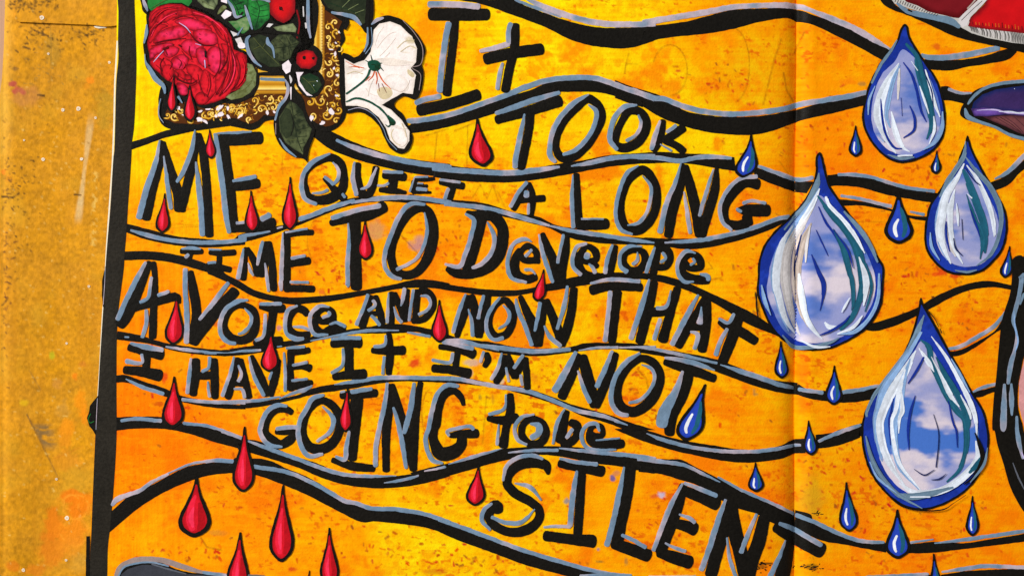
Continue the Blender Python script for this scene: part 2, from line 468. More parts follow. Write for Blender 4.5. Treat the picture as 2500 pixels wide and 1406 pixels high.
def ground_colour(X, Y):
    num = np.zeros((len(X), 3)); den = np.zeros(len(X))
    WX = X + (fbm(X, Y, 160, 2, 3) - .5) * 120; WY = Y + (fbm(X, Y, 160, 3, 3) - .5) * 90
    for px, py, r, g, b in GROUND:
        w = np.exp(-((WX - px) ** 2 + (WY - py) ** 2) / (2 * 75.0 ** 2)) + 1e-7 / (1 + ((WX - px) ** 2 + (WY - py) ** 2) / 4e4)
        num += w[:, None] * lin((r, g, b)); den += w
    Cc = num / den[:, None]
    # brush drag, mottling and thin patches of the acrylic
    strk = vnoise(X, Y, 150, 3.2, 71) * .6 + vnoise(X, Y, 60, 7, 72) * .4
    vert = vnoise(X, Y, 3.4, 90, 73)
    side = sstep(700, 200, X)
    s = strk * (1 - side) + vert * side
    mott = fbm(X, Y, 55, 74, 5)
    fine = fbm(X, Y, 12, 75, 3)
    k = (s - .5) * 0.34 + (mott - .52) * .55 + (fine - .5) * .40
    Cc[:, 1] *= np.clip(1 + k, .55, 1.5)
    Cc[:, 0] *= np.clip(1 + k * .12, .8, 1.0)
    Cc[:, 2] *= np.clip(.15 + k * .8, .0, 1.2)
    Cc[:, 0] *= .97
    # darker orange patches
    n = fbm(X, Y, 70, 80, 5)
    w = sstep(.54, .72, n) * .75 * sstep(500, 1500, X + 0.8 * Y)
    Cc = mix(Cc, w, (246, 116, 2))
    # scumbled red-orange crumbs all over, thicker to the right and below
    q = fbm(X, Y, 9, 301, 3, 1.5, .8); z1 = fbm(X, Y, 110, 305, 3)
    m = sstep(.72, .82, q + (z1 - .5) * .6) * sstep(300, 1300, X + 0.9 * Y)
    Cc = mix(Cc, m * .75, (222, 82, 6))
    q2 = fbm(X, Y, 14, 307, 4, 1.3, .9)
    m = sstep(.56, .70, q2 + (z1 - .5) * .3) * .42 * sstep(200, 1200, X + .5 * Y)
    Cc = mix(Cc, m, (244, 134, 4))
    q3 = fbm(X, Y, 20, 311, 4, 2.2, .5)
    Cc = mix(Cc, sstep(.60, .74, q3) * .12, (255, 214, 10))
    return Cc

def page_colour(X, Y):
    Cc = ground_colour(X, Y)
    # gelli-print rings and petals near the top
    for cx, cy, r, a in [(1027, 80, 30, .6), (1190, 150, 36, .55), (1285, 95, 34, .5), (1320, 160, 38, .5), (1404, 122, 40, .45), (1335, 85, 24, .4), (1727, 137, 38, .4), (1590, 142, 26, .45), (1040, 95, 36, .5),
                         (1780, 100, 24, .35), (2000, 195, 32, .55), (2065, 165, 16, .5), (1075, 70, 28, .4), (1100, 135, 20, .35), (2290, 1100, 60, .2), (2390, 905, 34, .35), (2165, 415, 42, .3), (1420, 700, 50, .3), (2020, 720, 30, .2), (980, 25, 36, .35),
                         (2010, 345, 40, .3), (2120, 200, 26, .35)]:
        i = local(X, Y, cx - 2 * r, cx + 2 * r, cy - 2 * r, cy + 2 * r)
        if not len(i): continue
        d = np.hypot(X[i] - cx, Y[i] - cy) / r + (fbm(X[i], Y[i], 22, 19 + int(cx), 3) - .5) * .5
        m = (sstep(1.04, .9, d)) * a * (0.35 + 1.1 * sstep(.35, .62, fbm(X[i], Y[i], 13, 23, 4)))
        m = np.maximum(m, np.exp(-((d - .93) / .06) ** 2) * a * .7)
        Cc[i] = mix(Cc[i], m, (252, 150, 0))
    # pencil guide lines and letters under the paint
    pen = (176, 104, 8)
    def arc(cx, cy, rx, ry, a0, a1, n=24):
        return [(cx + rx * math.cos(math.radians(a0 + (a1 - a0) * k / n)), cy + ry * math.sin(math.radians(a0 + (a1 - a0) * k / n))) for k in range(n + 1)]
    for pts, w, a in [(arc(1636, 172, 42, 62, -160, 90), 1.2, .5), (arc(1790, 160, 40, 90, -80, 80), 1.2, .5), ([(1908, 96), (1890, 150), (1864, 255)], 2.4, .55), ([(1965, 78), (1942, 130)], 3, .7), ([(1914, 178), (1922, 220), (1940, 246)], 3, .7),
                      ([(1041, 331), (1094, 315)], 1.5, .6), ([(1067, 326), (1060, 404)], 1, .6), ([(1142, 308), (1140, 410)], 1, .55), ([(1110, 320), (1160, 300)], 1.5, .6), ([(1150, 488), (1173, 452), (1189, 485), (1204, 452), (1218, 495)], 1.2, .45),
                      ([(1214, 466), (1232, 505)], 1.5, .4), ([(690, 382), (690, 425)], 1, .4), ([(645, 462), (680, 445)], 1, .4), (arc(800, 590, 50, 66, 120, 300), 1, .4), (arc(1052, 1010, 22, 60, 120, 260), 1, .6), ([(1188, 965), (1178, 1082)], 1, .5),
                      ([(1140, 1032), (1190, 1020)], 1, .5), ([(1545, 1000), (1600, 950)], 1.5, .4), ([(1560, 905), (1578, 925), (1584, 952)], 2.4, .6), ([(1618, 904), (1655, 898)], 1.4, .5), ([(1730, 640), (1740, 655), (1715, 660)], 1, .5), ([(1735, 683), (1762, 678)], 1.4, .6),
                      ([(1905, 395), (1925, 422)], 2, .5), ([(980, 575), (1030, 630)], 1.4, .8), ([(1535, 132), (1528, 160), (1525, 180)], 1.6, .5), ([(1530, 156), (1555, 157)], 1.2, .45), ([(2268, 762), (2284, 795), (2297, 812)], 1.8, .9), ([(1845, 715), (1852, 775)], 2.6, .95),
                      ([(2340, 705), (2345, 695)], 1.5, .6), ([(490, 1312), (505, 1335), (540, 1342)], 2.5, .6), ([(350, 560), (560, 550)], 1, .3), ([(320, 545), (520, 552)], 1, .3), ([(2095, 541), (2250, 545)], 1, .4)]:
        scribble(Cc, X, Y, pts, w, pen if a < .85 else (30, 24, 16), a)
    # flecks of collage paper and dry-brush crumbs
    r = random.Random(5)
    zones = [(2000, 330, 170, 120, 46), (2260, 400, 130, 110, 60), (2230, 690, 190, 60, 60), (2060, 1180, 130, 120, 90), (2200, 1200, 120, 90, 30), (1180, 1370, 200, 40, 70), (950, 1330, 180, 60, 40), (700, 1260, 120, 50, 24), (830, 670, 90, 40, 34), (1750, 210, 130, 50, 44),
             (550, 870, 120, 60, 34), (420, 1000, 60, 30, 12), (700, 1010, 60, 30, 10), (1560, 940, 40, 50, 20), (1330, 930, 90, 60, 22), (1640, 1260, 120, 80, 34), (1100, 1180, 100, 40, 16), (2350, 830, 70, 90, 26), (1980, 480, 60, 60, 30), (2330, 1200, 130, 120, 26),
             (1780, 620, 160, 80, 26), (480, 1350, 130, 40, 34), (860, 560, 60, 60, 22), (1100, 590, 60, 50, 20), (1500, 1000, 300, 260, 50), (900, 900, 500, 300, 60), (1500, 700, 700, 500, 90), (2200, 400, 250, 350, 60), (2100, 1300, 300, 80, 40), (1000, 1000, 700, 380, 70)]
    for cx, cy, sx, sy, k in zones:
        for _ in range(k):
            x = r.gauss(cx, sx * .6); y = r.gauss(cy, sy * .6); th = r.gauss(0.5, 1.0); l = r.uniform(2, 9)
            rgb = r.choice([(206, 62, 8), (214, 50, 16), (190, 76, 10), (228, 84, 4), (204, 34, 26), (168, 88, 20)])
            scribble(Cc, X, Y, [(x, y), (x + l * math.cos(th), y + l * math.sin(th))], r.choice([1.2, 1.8, 2.6, 4.0]), rgb, r.uniform(.6, 1.0), int(x))
    for x, y, rx, ry, rgb, a in [(2300, 665, 14, 12, (222, 44, 20), .8), (2330, 674, 16, 8, (222, 44, 20), .8), (2285, 670, 12, 5, (230, 60, 20), .7), (560, 822, 14, 12, (214, 60, 30), .75), (527, 790, 9, 8, (214, 70, 30), .7), (402, 920, 8, 16, (226, 60, 20), .8),
                                 (385, 985, 14, 7, (200, 60, 12), .7), (1013, 886, 16, 10, (222, 50, 24), .85), (2354, 1293, 4, 6, (220, 40, 20), .9), (785, 713, 10, 7, (226, 90, 40), .7), (790, 1005, 6, 12, (206, 70, 20), .7), (1300, 920, 20, 14, (226, 120, 20), .5),
                                 (530, 1300, 30, 8, (188, 120, 50), .4), (715, 1389, 16, 6, (214, 60, 20), .8), (2010, 488, 12, 14, (160, 110, 30), .7), (2105, 205, 10, 6, (140, 110, 60), .6), (1845, 962, 8, 4, (176, 130, 60), .7), (1842, 957, 4, 10, (150, 120, 70), .5),
                                 (1203, 975, 4, 16, (190, 120, 30), .5), (1172, 968, 4, 10, (120, 90, 40), .5), (2288, 115, 12, 9, (216, 76, 20), .7), (2070, 200, 20, 10, (250, 120, 10), .5), (1024, 597, 26, 20, (150, 120, 160), .55), (920, 565, 26, 26, (170, 140, 120), .45),
                                 (1616, 1208, 12, 8, (190, 190, 220), .8), (1600, 1210, 12, 6, (214, 70, 40), .7), (1495, 1168, 9, 9, (70, 80, 160), .85), (1505, 1155, 10, 8, (200, 120, 90), .7), (1384, 1222, 8, 10, (120, 130, 150), .8), (1312, 1139, 6, 3, (130, 110, 60), .8),
                                 (1150, 885, 22, 10, (190, 160, 170), .6), (1150, 910, 6, 12, (206, 150, 160), .6), (1225, 930, 6, 8, (214, 190, 170), .7), (1460, 1340, 5, 4, (120, 110, 160), .8), (1465, 1370, 10, 3, (130, 110, 40), .7), (1528, 1370, 5, 14, (140, 110, 60), .6),
                                 (1862, 1383, 14, 7, (50, 40, 16), .6), (1980, 1383, 24, 8, (50, 44, 16), .6), (1870, 1375, 20, 3, (40, 34, 14), .8), (1060, 1395, 30, 8, (196, 70, 16), .5), (682, 800, 6, 9, (170, 100, 160), .6)]:
        blot(Cc, X, Y, x, y, rx, rgb, a, int(x), .5, ry)
    eg = X - edge_left(Y)
    Cc = mix(Cc, (eg < 5) & (Y > 100) & (Y < 1000), (240, 232, 208))
    # a yellow-green stain beside the fold
    blot(Cc, X, Y, 1975, 1215, 40, (206, 160, 30), .6, 3, .8, 60)
    return Cc

def edge_left(y):
    ys = [-260, 0, 100, 200, 300, 400, 500, 600, 700, 770, 900, 1000, 1050, 1200, 1300, 1406, 1700]
    xs = [290, 286, 285, 279, 277, 273, 266, 259, 254, 249, 242, 236, 233, 227, 221, 213, 196]
    return np.interp(y, ys, xs)

def page_sheet(name, xa, xb, dx, label, gutter_left):
    ys = np.concatenate([np.linspace(-260, -20, 9)[:-1], np.arange(-20, 1426, 2.6), np.linspace(1430, 1680, 9)])
    n = int((xb(0) - xa(0)) / dx) + 1
    u = np.linspace(0, 1, n)
    if not gutter_left: pass
    Y = np.repeat(ys, n); A = xa(ys); B = xb(ys)
    X = (A[:, None] * (1 - u) + B[:, None] * u).ravel()
    Cc = page_colour(X, Y)
    V = to_world(X, Y, 0)
    i = np.arange(len(ys) * n).reshape(len(ys), n)
    F = np.stack([i[:-1, :-1], i[1:, :-1], i[1:, 1:], i[:-1, 1:]], -1).reshape(-1, 4).tolist()
    # cut edges of the sheet, bare white paper but dark brown along the fold, 0.4 mm thick
    ring = np.concatenate([i[:, 0], i[-1, 1:], i[-2::-1, -1], i[0, -2:0:-1]])
    n0 = len(V)
    lo = V[ring].copy(); lo[:, 2] -= 3.2 * S
    out = V[ring].copy(); out[:, 2] -= 0.0
    V = np.vstack([V, out, lo])
    m = len(ring)
    wht = np.broadcast_to(lin((236, 228, 206)), (m, 3))
    wht = wht.copy(); fx = np.abs((V[n0:n0 + m, 0] / S + 1250) - fold_x(703 - V[n0:n0 + m, 1] / S)) < 2
    wht[fx] = lin((120, 66, 8))
    Cc = np.vstack([Cc, wht, wht])
    for k in range(m):
        j = (k + 1) % m
        F.append([n0 + k, n0 + j, n0 + m + j, n0 + m + k])
    F.append([n0 + m + k for k in range(m - 1, -1, -1)])
    return link_mesh(name, V, F, Cc, M_PAGE, JOURNAL, label)

JOURNAL = empty('art_journal', 'open art journal spread painted yellow and orange with black lettering, red drips and blue teardrops', 'art journal', (0, 0, 0))
page_sheet('page', edge_left, lambda y: fold_x(np.asarray(y, float)), 2.6, 'yellow lettered page left of the fold', False)
def xr(y): return np.asarray(y, float) * 0 + 2560
page_sheet('page', lambda y: fold_x(np.asarray(y, float)), xr, 2.6, 'orange page right of the fold with cloud teardrops', True)

# ------------------------------------------------------------------ the gold board under the journal
BOARD = empty('gold_board', 'worn gold-painted board showing at the left, under the journal page, with orange paint stains', 'painted board', (-0.22, 0, -0.002))
def zboard(x, y):
    return -7.5 + 1.6 * np.sin(x / 46.0 + y / 900.0 + .6) * sstep(250, 700, y) + 1.2 * np.sin(x / 95.0 + 2) + 0.8 * np.sin(y / 140.0 + x / 60.0) - 6 * np.exp(-np.clip(x - 6, 0, 99) / 9.0)
def board_colour(X, Y):
    n = len(X)
    Cc = np.broadcast_to(lin((208, 141, 22)), (n, 3)).copy()
    big = fbm(X, Y, 130, 201, 4, .6, 1.8); mid = fbm(X, Y, 34, 202, 4); fine = fbm(X, Y, 7, 203, 2)
    k = (big - .5) * .32 + (mid - .5) * .26 + (fine - .5) * .6
    Cc *= np.clip(1 + k, .45, 1.6)[:, None]
    Cc[:, 2] *= np.clip(1 + (fbm(X, Y, 60, 205, 3) - .5) * 1.4, .3, 1.8)
    # browner, older varnish in long vertical drags
    drag = vnoise(X, Y, 26, 420, 210) * .6 + vnoise(X, Y, 9, 260, 211) * .4
    Cc = mix(Cc, sstep(.56, .9, drag) * .3 * sstep(200, 600, Y), (184, 116, 8))
    Cc = mix(Cc, sstep(.5, .8, fbm(X, Y, 90, 214, 4)) * .4, (218, 164, 40))
    Cc = mix(Cc, sstep(40, 0, X) * .5 * sstep(500, 300, Y), (226, 176, 66))
    def B(*a, **k): blot(Cc, X, Y, *a, **k)
    for x, y, rx, ry, rgb, a in [(30, 205, 12, 8, (176, 62, 62), .85), (42, 220, 18, 11, (184, 60, 64), .8), (56, 226, 8, 6, (184, 60, 64), .8), (60, 235, 46, 26, (190, 120, 70), .45), (218, 195, 12, 10, (244, 142, 20), .95), (210, 210, 9, 9, (226, 142, 20), .7),
                                 (255, 270, 30, 56, (164, 140, 40), .4), (128, 120, 24, 40, (176, 138, 50), .4), (35, 168, 9, 5, (120, 84, 40), .7), (5, 420, 7, 8, (240, 130, 30), .8), (20, 435, 10, 10, (226, 140, 20), .5), (180, 920, 9, 10, (244, 132, 16), .85),
                                 (200, 890, 14, 8, (220, 120, 40), .4), (138, 935, 14, 14, (206, 140, 60), .5), (195, 985, 16, 34, (244, 146, 10), .8), (205, 1015, 10, 24, (246, 140, 10), .7), (160, 1045, 26, 22, (246, 148, 16), .7), (155, 1075, 20, 30, (236, 142, 20), .6),
                                 (58, 982, 12, 10, (226, 176, 20), .8), (125, 868, 7, 10, (186, 180, 30), .8), (175, 1215, 36, 20, (238, 120, 10), .85), (190, 1240, 34, 30, (238, 122, 10), .85), (200, 1222, 28, 22, (240, 130, 10), .8), (130, 1280, 26, 56, (232, 122, 14), .8),
                                 (120, 1340, 34, 46, (228, 124, 20), .7), (175, 1300, 44, 40, (240, 136, 20), .85), (170, 1335, 36, 30, (232, 140, 30), .6), (160, 1125, 36, 26, (222, 140, 30), .5), (30, 1380, 22, 16, (222, 120, 20), .7), (80, 1395, 30, 16, (222, 122, 24), .6),
                                 (190, 1370, 26, 30, (214, 160, 60), .4), (150, 1000, 20, 26, (200, 150, 66), .4)]:
        B(x, y, rx, rgb, a, seed=int(x + y), soft=.5, ry=ry)
    # rims of dried paint
    for cx, cy, r in [(180, 1300, 33), (182, 1236, 30), (190, 1120, 10), (172, 1225, 18)]:
        i = local(X, Y, cx - 2 * r, cx + 2 * r, cy - 2 * r, cy + 2 * r)
        d = np.hypot(X[i] - cx, Y[i] - cy) + (fbm(X[i], Y[i], 20, 7, 3) - .5) * 14
        Cc[i] = mix(Cc[i], np.exp(-((d - r) / 2.0) ** 2) * .6 * (vnoise(X[i], Y[i], 18, 18, 4) > .35), (250, 160, 40))
    # graphite smear
    i = local(X, Y, 50, 150, 1000, 1180)
    d, t = seg_dist(X[i], Y[i], 64, 1012, 140, 1168)
    Cc[i] = mix(Cc[i], np.exp(-(d / 2.0) ** 2) * .75 * (1 - t * .5), (84, 66, 48))
    dx = X[i] - (64 + (Y[i] - 1012) * .49)
    m = sstep(0, 3, dx) * sstep(64, 36, dx + (Y[i] - 1020) * .28) * sstep(1030, 1044, Y[i]) * sstep(1105, 1080, Y[i]) * sstep(.3, .6, fbm(X[i], Y[i], 7, 9, 3, 2.5, 1))
    Cc[i] = mix(Cc[i], m * .8, (120, 98, 64))
    scribble(Cc, X, Y, [(70, 905), (96, 950)], 1, (150, 110, 50), .5)
    scribble(Cc, X, Y, [(130, 1120), (200, 1090)], 1.4, (196, 110, 20), .4)
    # pale drags of dried medium
    i = local(X, Y, 150, 250, 180, 600)
    dx = np.abs(X[i] - (222 - (Y[i] - 270) * .125)) 
    wv = 9 + 3 * np.sin(Y[i] / 38.0)
    m = sstep(wv, wv * .4, dx) * sstep(265, 330, Y[i]) * sstep(552, 520, Y[i]) * (.35 + .5 * fbm(X[i], Y[i], 16, 33, 3))
    Cc[i] = mix(Cc[i], m, (226, 196, 140))
    m = sstep(12, 0, np.abs(X[i] - (232 - (Y[i] - 400) * .03))) * sstep(400, 430, Y[i]) * sstep(.5, .62, fbm(X[i], Y[i], 9, 55, 3)) * .5
    Cc[i] = mix(Cc[i], m, (240, 206, 110))
    # crumbs and scratches
    r = random.Random(3)
    def crumbs(k, cx, cy, sx, sy, rgb, l0, l1, a, w=(1, 2.2)):
        for _ in range(k):
            x = r.gauss(cx, sx); y = r.gauss(cy, sy)
            if x < 2 or x > 285: continue
            th = r.gauss(.25, .8); l = r.uniform(l0, l1)
            scribble(Cc, X, Y, [(x, y), (x + l * math.cos(th), y + l * math.sin(th))], r.uniform(*w), rgb, r.uniform(a * .5, a), int(x * 3))
    dk = (96, 66, 24)
    crumbs(120, 60, 10, 40, 10, dk, 1, 5, .9); crumbs(60, 90, 80, 40, 24, dk, 1, 8, .9); crumbs(60, 215, 82, 36, 14, dk, 1, 7, .9)
    crumbs(90, 120, 200, 80, 110, (130, 84, 20), 1, 4, .6); crumbs(46, 38, 430, 26, 40, dk, 1, 5, .9); crumbs(30, 40, 580, 26, 60, dk, 1, 5, .9)
    crumbs(60, 8, 600, 8, 160, (110, 70, 30), 2, 9, .9); crumbs(60, 140, 800, 90, 330, (140, 90, 16), 1, 4, .5); crumbs(40, 90, 180, 40, 30, (150, 116, 50), 1, 6, .7)
    crumbs(260, 140, 700, 90, 420, (236, 196, 104), 1, 4, .55); crumbs(200, 140, 700, 90, 420, (166, 110, 16), 1, 4, .5); crumbs(14, 12, 700, 9, 60, (96, 50, 30), 3, 12, .9)
    for p in [[(82, 74), (116, 88)], [(56, 114), (72, 120)], [(90, 232), (106, 233)], [(2, 480), (30, 482), (44, 472)], [(2, 745), (16, 730)], [(180, 475), (194, 476)]]:
        scribble(Cc, X, Y, p, 2.6, (92, 62, 26), .9)
    # tape seam mark
    scribble(Cc, X, Y, [(122, 70), (123, 160)], 1.4, (150, 116, 46), .5)
    return Cc
ysb = np.concatenate([np.linspace(-300, -20, 9)[:-1], np.arange(-20, 1426, 2.8), np.linspace(1430, 1720, 9)])
def left_board(y): return np.interp(y, [-300, 0, 110, 190, 260, 1700], [12, 9, 6, 1, -8, -60])
nb = 122
uu = np.linspace(0, 1, nb); Yb = np.repeat(ysb, nb)
Xb = (left_board(ysb)[:, None] * (1 - uu) + 330 * uu).ravel()
Vb = np.stack([(Xb - 1250) * S, (703 - Yb) * S, zboard(Xb, Yb) * S], 1)
ii = np.arange(len(ysb) * nb).reshape(len(ysb), nb)
Fb = np.stack([ii[:-1, :-1], ii[1:, :-1], ii[1:, 1:], ii[:-1, 1:]], -1).reshape(-1, 4).tolist()
Cb = board_colour(Xb, Yb)
ring = ii[:, 0]; n0 = len(Vb); lo = Vb[ring].copy(); lo[:, 2] = -39 * S
Vb = np.vstack([Vb, Vb[ring], lo]); Cb = np.vstack([Cb, np.broadcast_to(lin((240, 206, 120)), (len(ring) * 2, 3))])
for k in range(len(ring) - 1): Fb.append([n0 + k, n0 + k + 1, n0 + len(ring) + k + 1, n0 + len(ring) + k])
Vb = Vb - np.array(BOARD.location)
link_mesh('board_sheet', Vb, Fb, Cb, M_BOARD, BOARD)

def board_piece(name, pts, dz, colf, mat, th, label=None, sp=5, smooth=False, edge=None):
    """a flat piece lying on the board, with its own thickness"""
    g = Geo()
    fill(pts, 0, colf, g, smooth, .5, sp, 0)
    V = np.vstack(g.V); Cc = np.vstack(g.C)
    X = V[:, 0] / S + 1250; Y = 703 - V[:, 1] / S
    base = zpage(X, Y)
    dzv = V[:, 2] / S - base
    V[:, 2] = (zboard(X, Y) + dz + np.where(dzv < -.5, -th, 0)) * S
    if edge is not None:
        k = dzv < -.5
        Cc[k] = lin(edge)
    return link_mesh(name, V - np.array(BOARD.location), g.F, Cc, mat, BOARD, label)

# the pasted upper strip whose lower edge lifts and throws a shadow
strip = [(36, -290), (330, -290), (330, 62), (287, 62), (270, 64), (256, 65), (224, 61), (120, 57), (44, 54), (38, 40)]
board_piece('overlap_strip', strip, 6.0, lambda x, y, t: board_colour(np.asarray(x), np.asarray(y)), M_BOARD, 2.4, 'gold strip pasted over the top of the board, its lower edge lifted', 4)
board_piece('torn_edge', [(227, 64), (236, 62), (258, 66), (257, 68), (240, 69), (230, 67)], 1.6, lambda x, y, t: np.broadcast_to(lin((236, 226, 206)), (len(x), 3)), M_PAGE, 1.5, 'torn white paper edge', 2)
for x, y, r in [(102, 44, 5.2), (189, 265, 5.2), (151, 268, 4), (231, 287, 3.2), (103, 389, 4.2), (197, 388, 3.8), (265, 152, 3.2), (116, 131, 2.8), (161, 1265, 5.4), (55, 1392, 4.2), (135, 1170, 3), (159, 1368, 3), (215, 699, 3), (160, 838, 2.8), (57, 342, 2.4)]:
    pts = [(x + r * (1 + .12 * math.sin(k * 2.1 + x)) * math.cos(k * math.pi / 5), y + r * math.sin(k * math.pi / 5)) for k in range(10)]
    dot = board_piece('paint_dot', pts, (7.2 if y < 50 else 1.1), lambda xx, yy, t, x=x, y=y, r=r: np.where((np.hypot(xx - x, yy - y) < r * .45)[:, None], lin((206, 176, 140)), lin((238, 222, 200))), M_PAINT, 1, None, 2, True)

# ------------------------------------------------------------------ the drawing, traced in tiles of the paper
TILE = {}
for r_, yy in zip('ABCD', (0, 300, 650, 1006)):
    for c_, xx in enumerate((0, 500, 1000, 1500, 1900)): TILE[r_ + str(c_)] = (xx, yy)
K = 600.0 / 2109.0
cur = ['A0']
def points(s, w=30.0):
    out = []
    for tk in s.replace('@', ' @').split():
        if tk[0] == '@': cur[0] = tk[1:]; continue
        v = [float(q) for q in tk.split(',')]
        ox, oy = TILE[cur[0]]
        out.append((ox + v[0] * K, oy + v[1] * K, (v[2] if len(v) > 2 else w) * K))
    return out

ZB = dict(wavy_line=0.5, letter=1.15, border=0.85, red_drip=2.2, blue_teardrop=2.2, cloud_teardrop=1.9, collage=1.6)
PRINTS = (ZB['collage'], ZB['collage'] + 1.2, ZB['collage'] + .001)
serial = [0]
def draw(text, base):
    """one call draws one part of the journal (O line) after another"""
    part = None; subs = None
    def flush():
        nonlocal part, subs
        if not part: return
        first = None
        for i, (nm, mat, geo) in enumerate(subs):
            if not geo.n: continue
            if first is None: first = geo.link(part[0], mat, JOURNAL, part[1])
            else: geo.link(nm, mat, first)
        part = None
    for ln in text.strip().splitlines():
        ln = ln.strip()
        if not ln or ln[0] == '#': continue
        if ln[0] == '@' and ' ' not in ln: cur[0] = ln[1:]; continue
        if ln.startswith('O '):
            flush(); nm, _, lb = ln[2:].partition('|')
            part = (nm.strip(), lb.strip() or None); subs = [('self', M_BLACK, Geo())]; serial[0] += 1; zz = base; cnt = 0
            continue
        head, _, rest = ln.partition(': ')
        h = head.split(); cmd = h[0]
        inc = .14 if base == ZB['cloud_teardrop'] else (.03 if base in PRINTS else .06)
        jit = 0.004 * (serial[0] % 9) + 0.012 * cnt
        if cmd in ('k', 'kc'):
            stroke(points(rest, float(h[1])), zz + jit * .5, col_fn('black'), subs[0][2], cmd == 'kc'); cnt += 1
        elif cmd == 'b':
            a, bt = rest.split('|'); c0 = cur[0]; A = points(a); cur[0] = c0; band(A, points(bt), zz + jit * .5, col_fn('stripe_sheen' if base == ZB['border'] else 'black'), subs[0][2]); cnt += 1
        elif cmd in ('g', 'gc', 'p'):
            hl = [s for s in subs if s[0] == 'highlight']
            if not hl: hl = [('highlight', M_PAINT, Geo())]; subs.append(hl[0])
            wd = 1.0 if part[0] == 'wavy_line' else 1.16
            stroke([(a, b_, w * wd) for a, b_, w in points(rest, float(h[1]))], zz + 0.5 + jit, col_fn('pale' if cmd == 'p' else 'grey'), hl[0][2], cmd == 'gc', amp=1.1, cap=.45); cnt += 1
        elif cmd in ('s', 'sc'):       # s name colour width: points
            g = Geo(); stroke(points(rest, float(h[3])), zz + 0.5 + inc * cnt, col_fn(h[2], serial[0]), g, cmd == 'sc', amp=.8, cap=.6, step=4, hgt=inc * .6)
            subs.append((h[1], M_BLACK if h[2] == 'black' else M_PAINT, g)); cnt += 1
        elif cmd in ('f', 'F'):        # f name colour [spacing]: points
            g = Geo(); mt = M_BLACK if h[2] == 'black' else (M_PRINT if base in (ZB['collage'],) or h[2] == 'cloud' else M_PAINT)
            fill(points(rest), zz + 0.4 + inc * cnt, col_fn(h[2], serial[0] + cnt), g, cmd == 'f', .6, float(h[3]) if len(h) > 3 else 6.0, 0)
            subs.append((h[1], mt, g)); cnt += 1
        elif cmd == 'bf':              # black backing shape belongs to the part itself
            fill(points(rest), zz, col_fn('black'), subs[0][2], True, .7, 6.0, 0); cnt += 1
    flush()

BORDER = """
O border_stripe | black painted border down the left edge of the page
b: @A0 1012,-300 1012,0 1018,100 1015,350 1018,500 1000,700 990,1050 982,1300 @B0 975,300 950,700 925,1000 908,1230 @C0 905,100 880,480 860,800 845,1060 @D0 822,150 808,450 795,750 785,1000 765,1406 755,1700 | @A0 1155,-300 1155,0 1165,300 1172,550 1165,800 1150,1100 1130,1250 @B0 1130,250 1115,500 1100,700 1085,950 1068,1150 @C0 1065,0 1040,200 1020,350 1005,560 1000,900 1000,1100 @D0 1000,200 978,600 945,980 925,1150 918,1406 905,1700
F fragment black: @B0 906,1245 890,1290 878,1360 875,1500 @C0 876,240 886,350 897,350 905,0
F fragment black: @C0 842,1110 800,1160 775,1195 765,1250 748,1300 770,1370 @D0 795,150 820,195 835,60 @C0 850,1120
F fragment black: @D0 772,1062 742,1062 738,1250 733,1500 768,1500
s fragment_edge pale 5: @C0 905,20 900,150 888,330
s fragment_edge pale 5: @C0 838,1130 832,1250 826,1400
s paint_drip green 6: @D0 780,10 760,60 775,90 810,75
"""

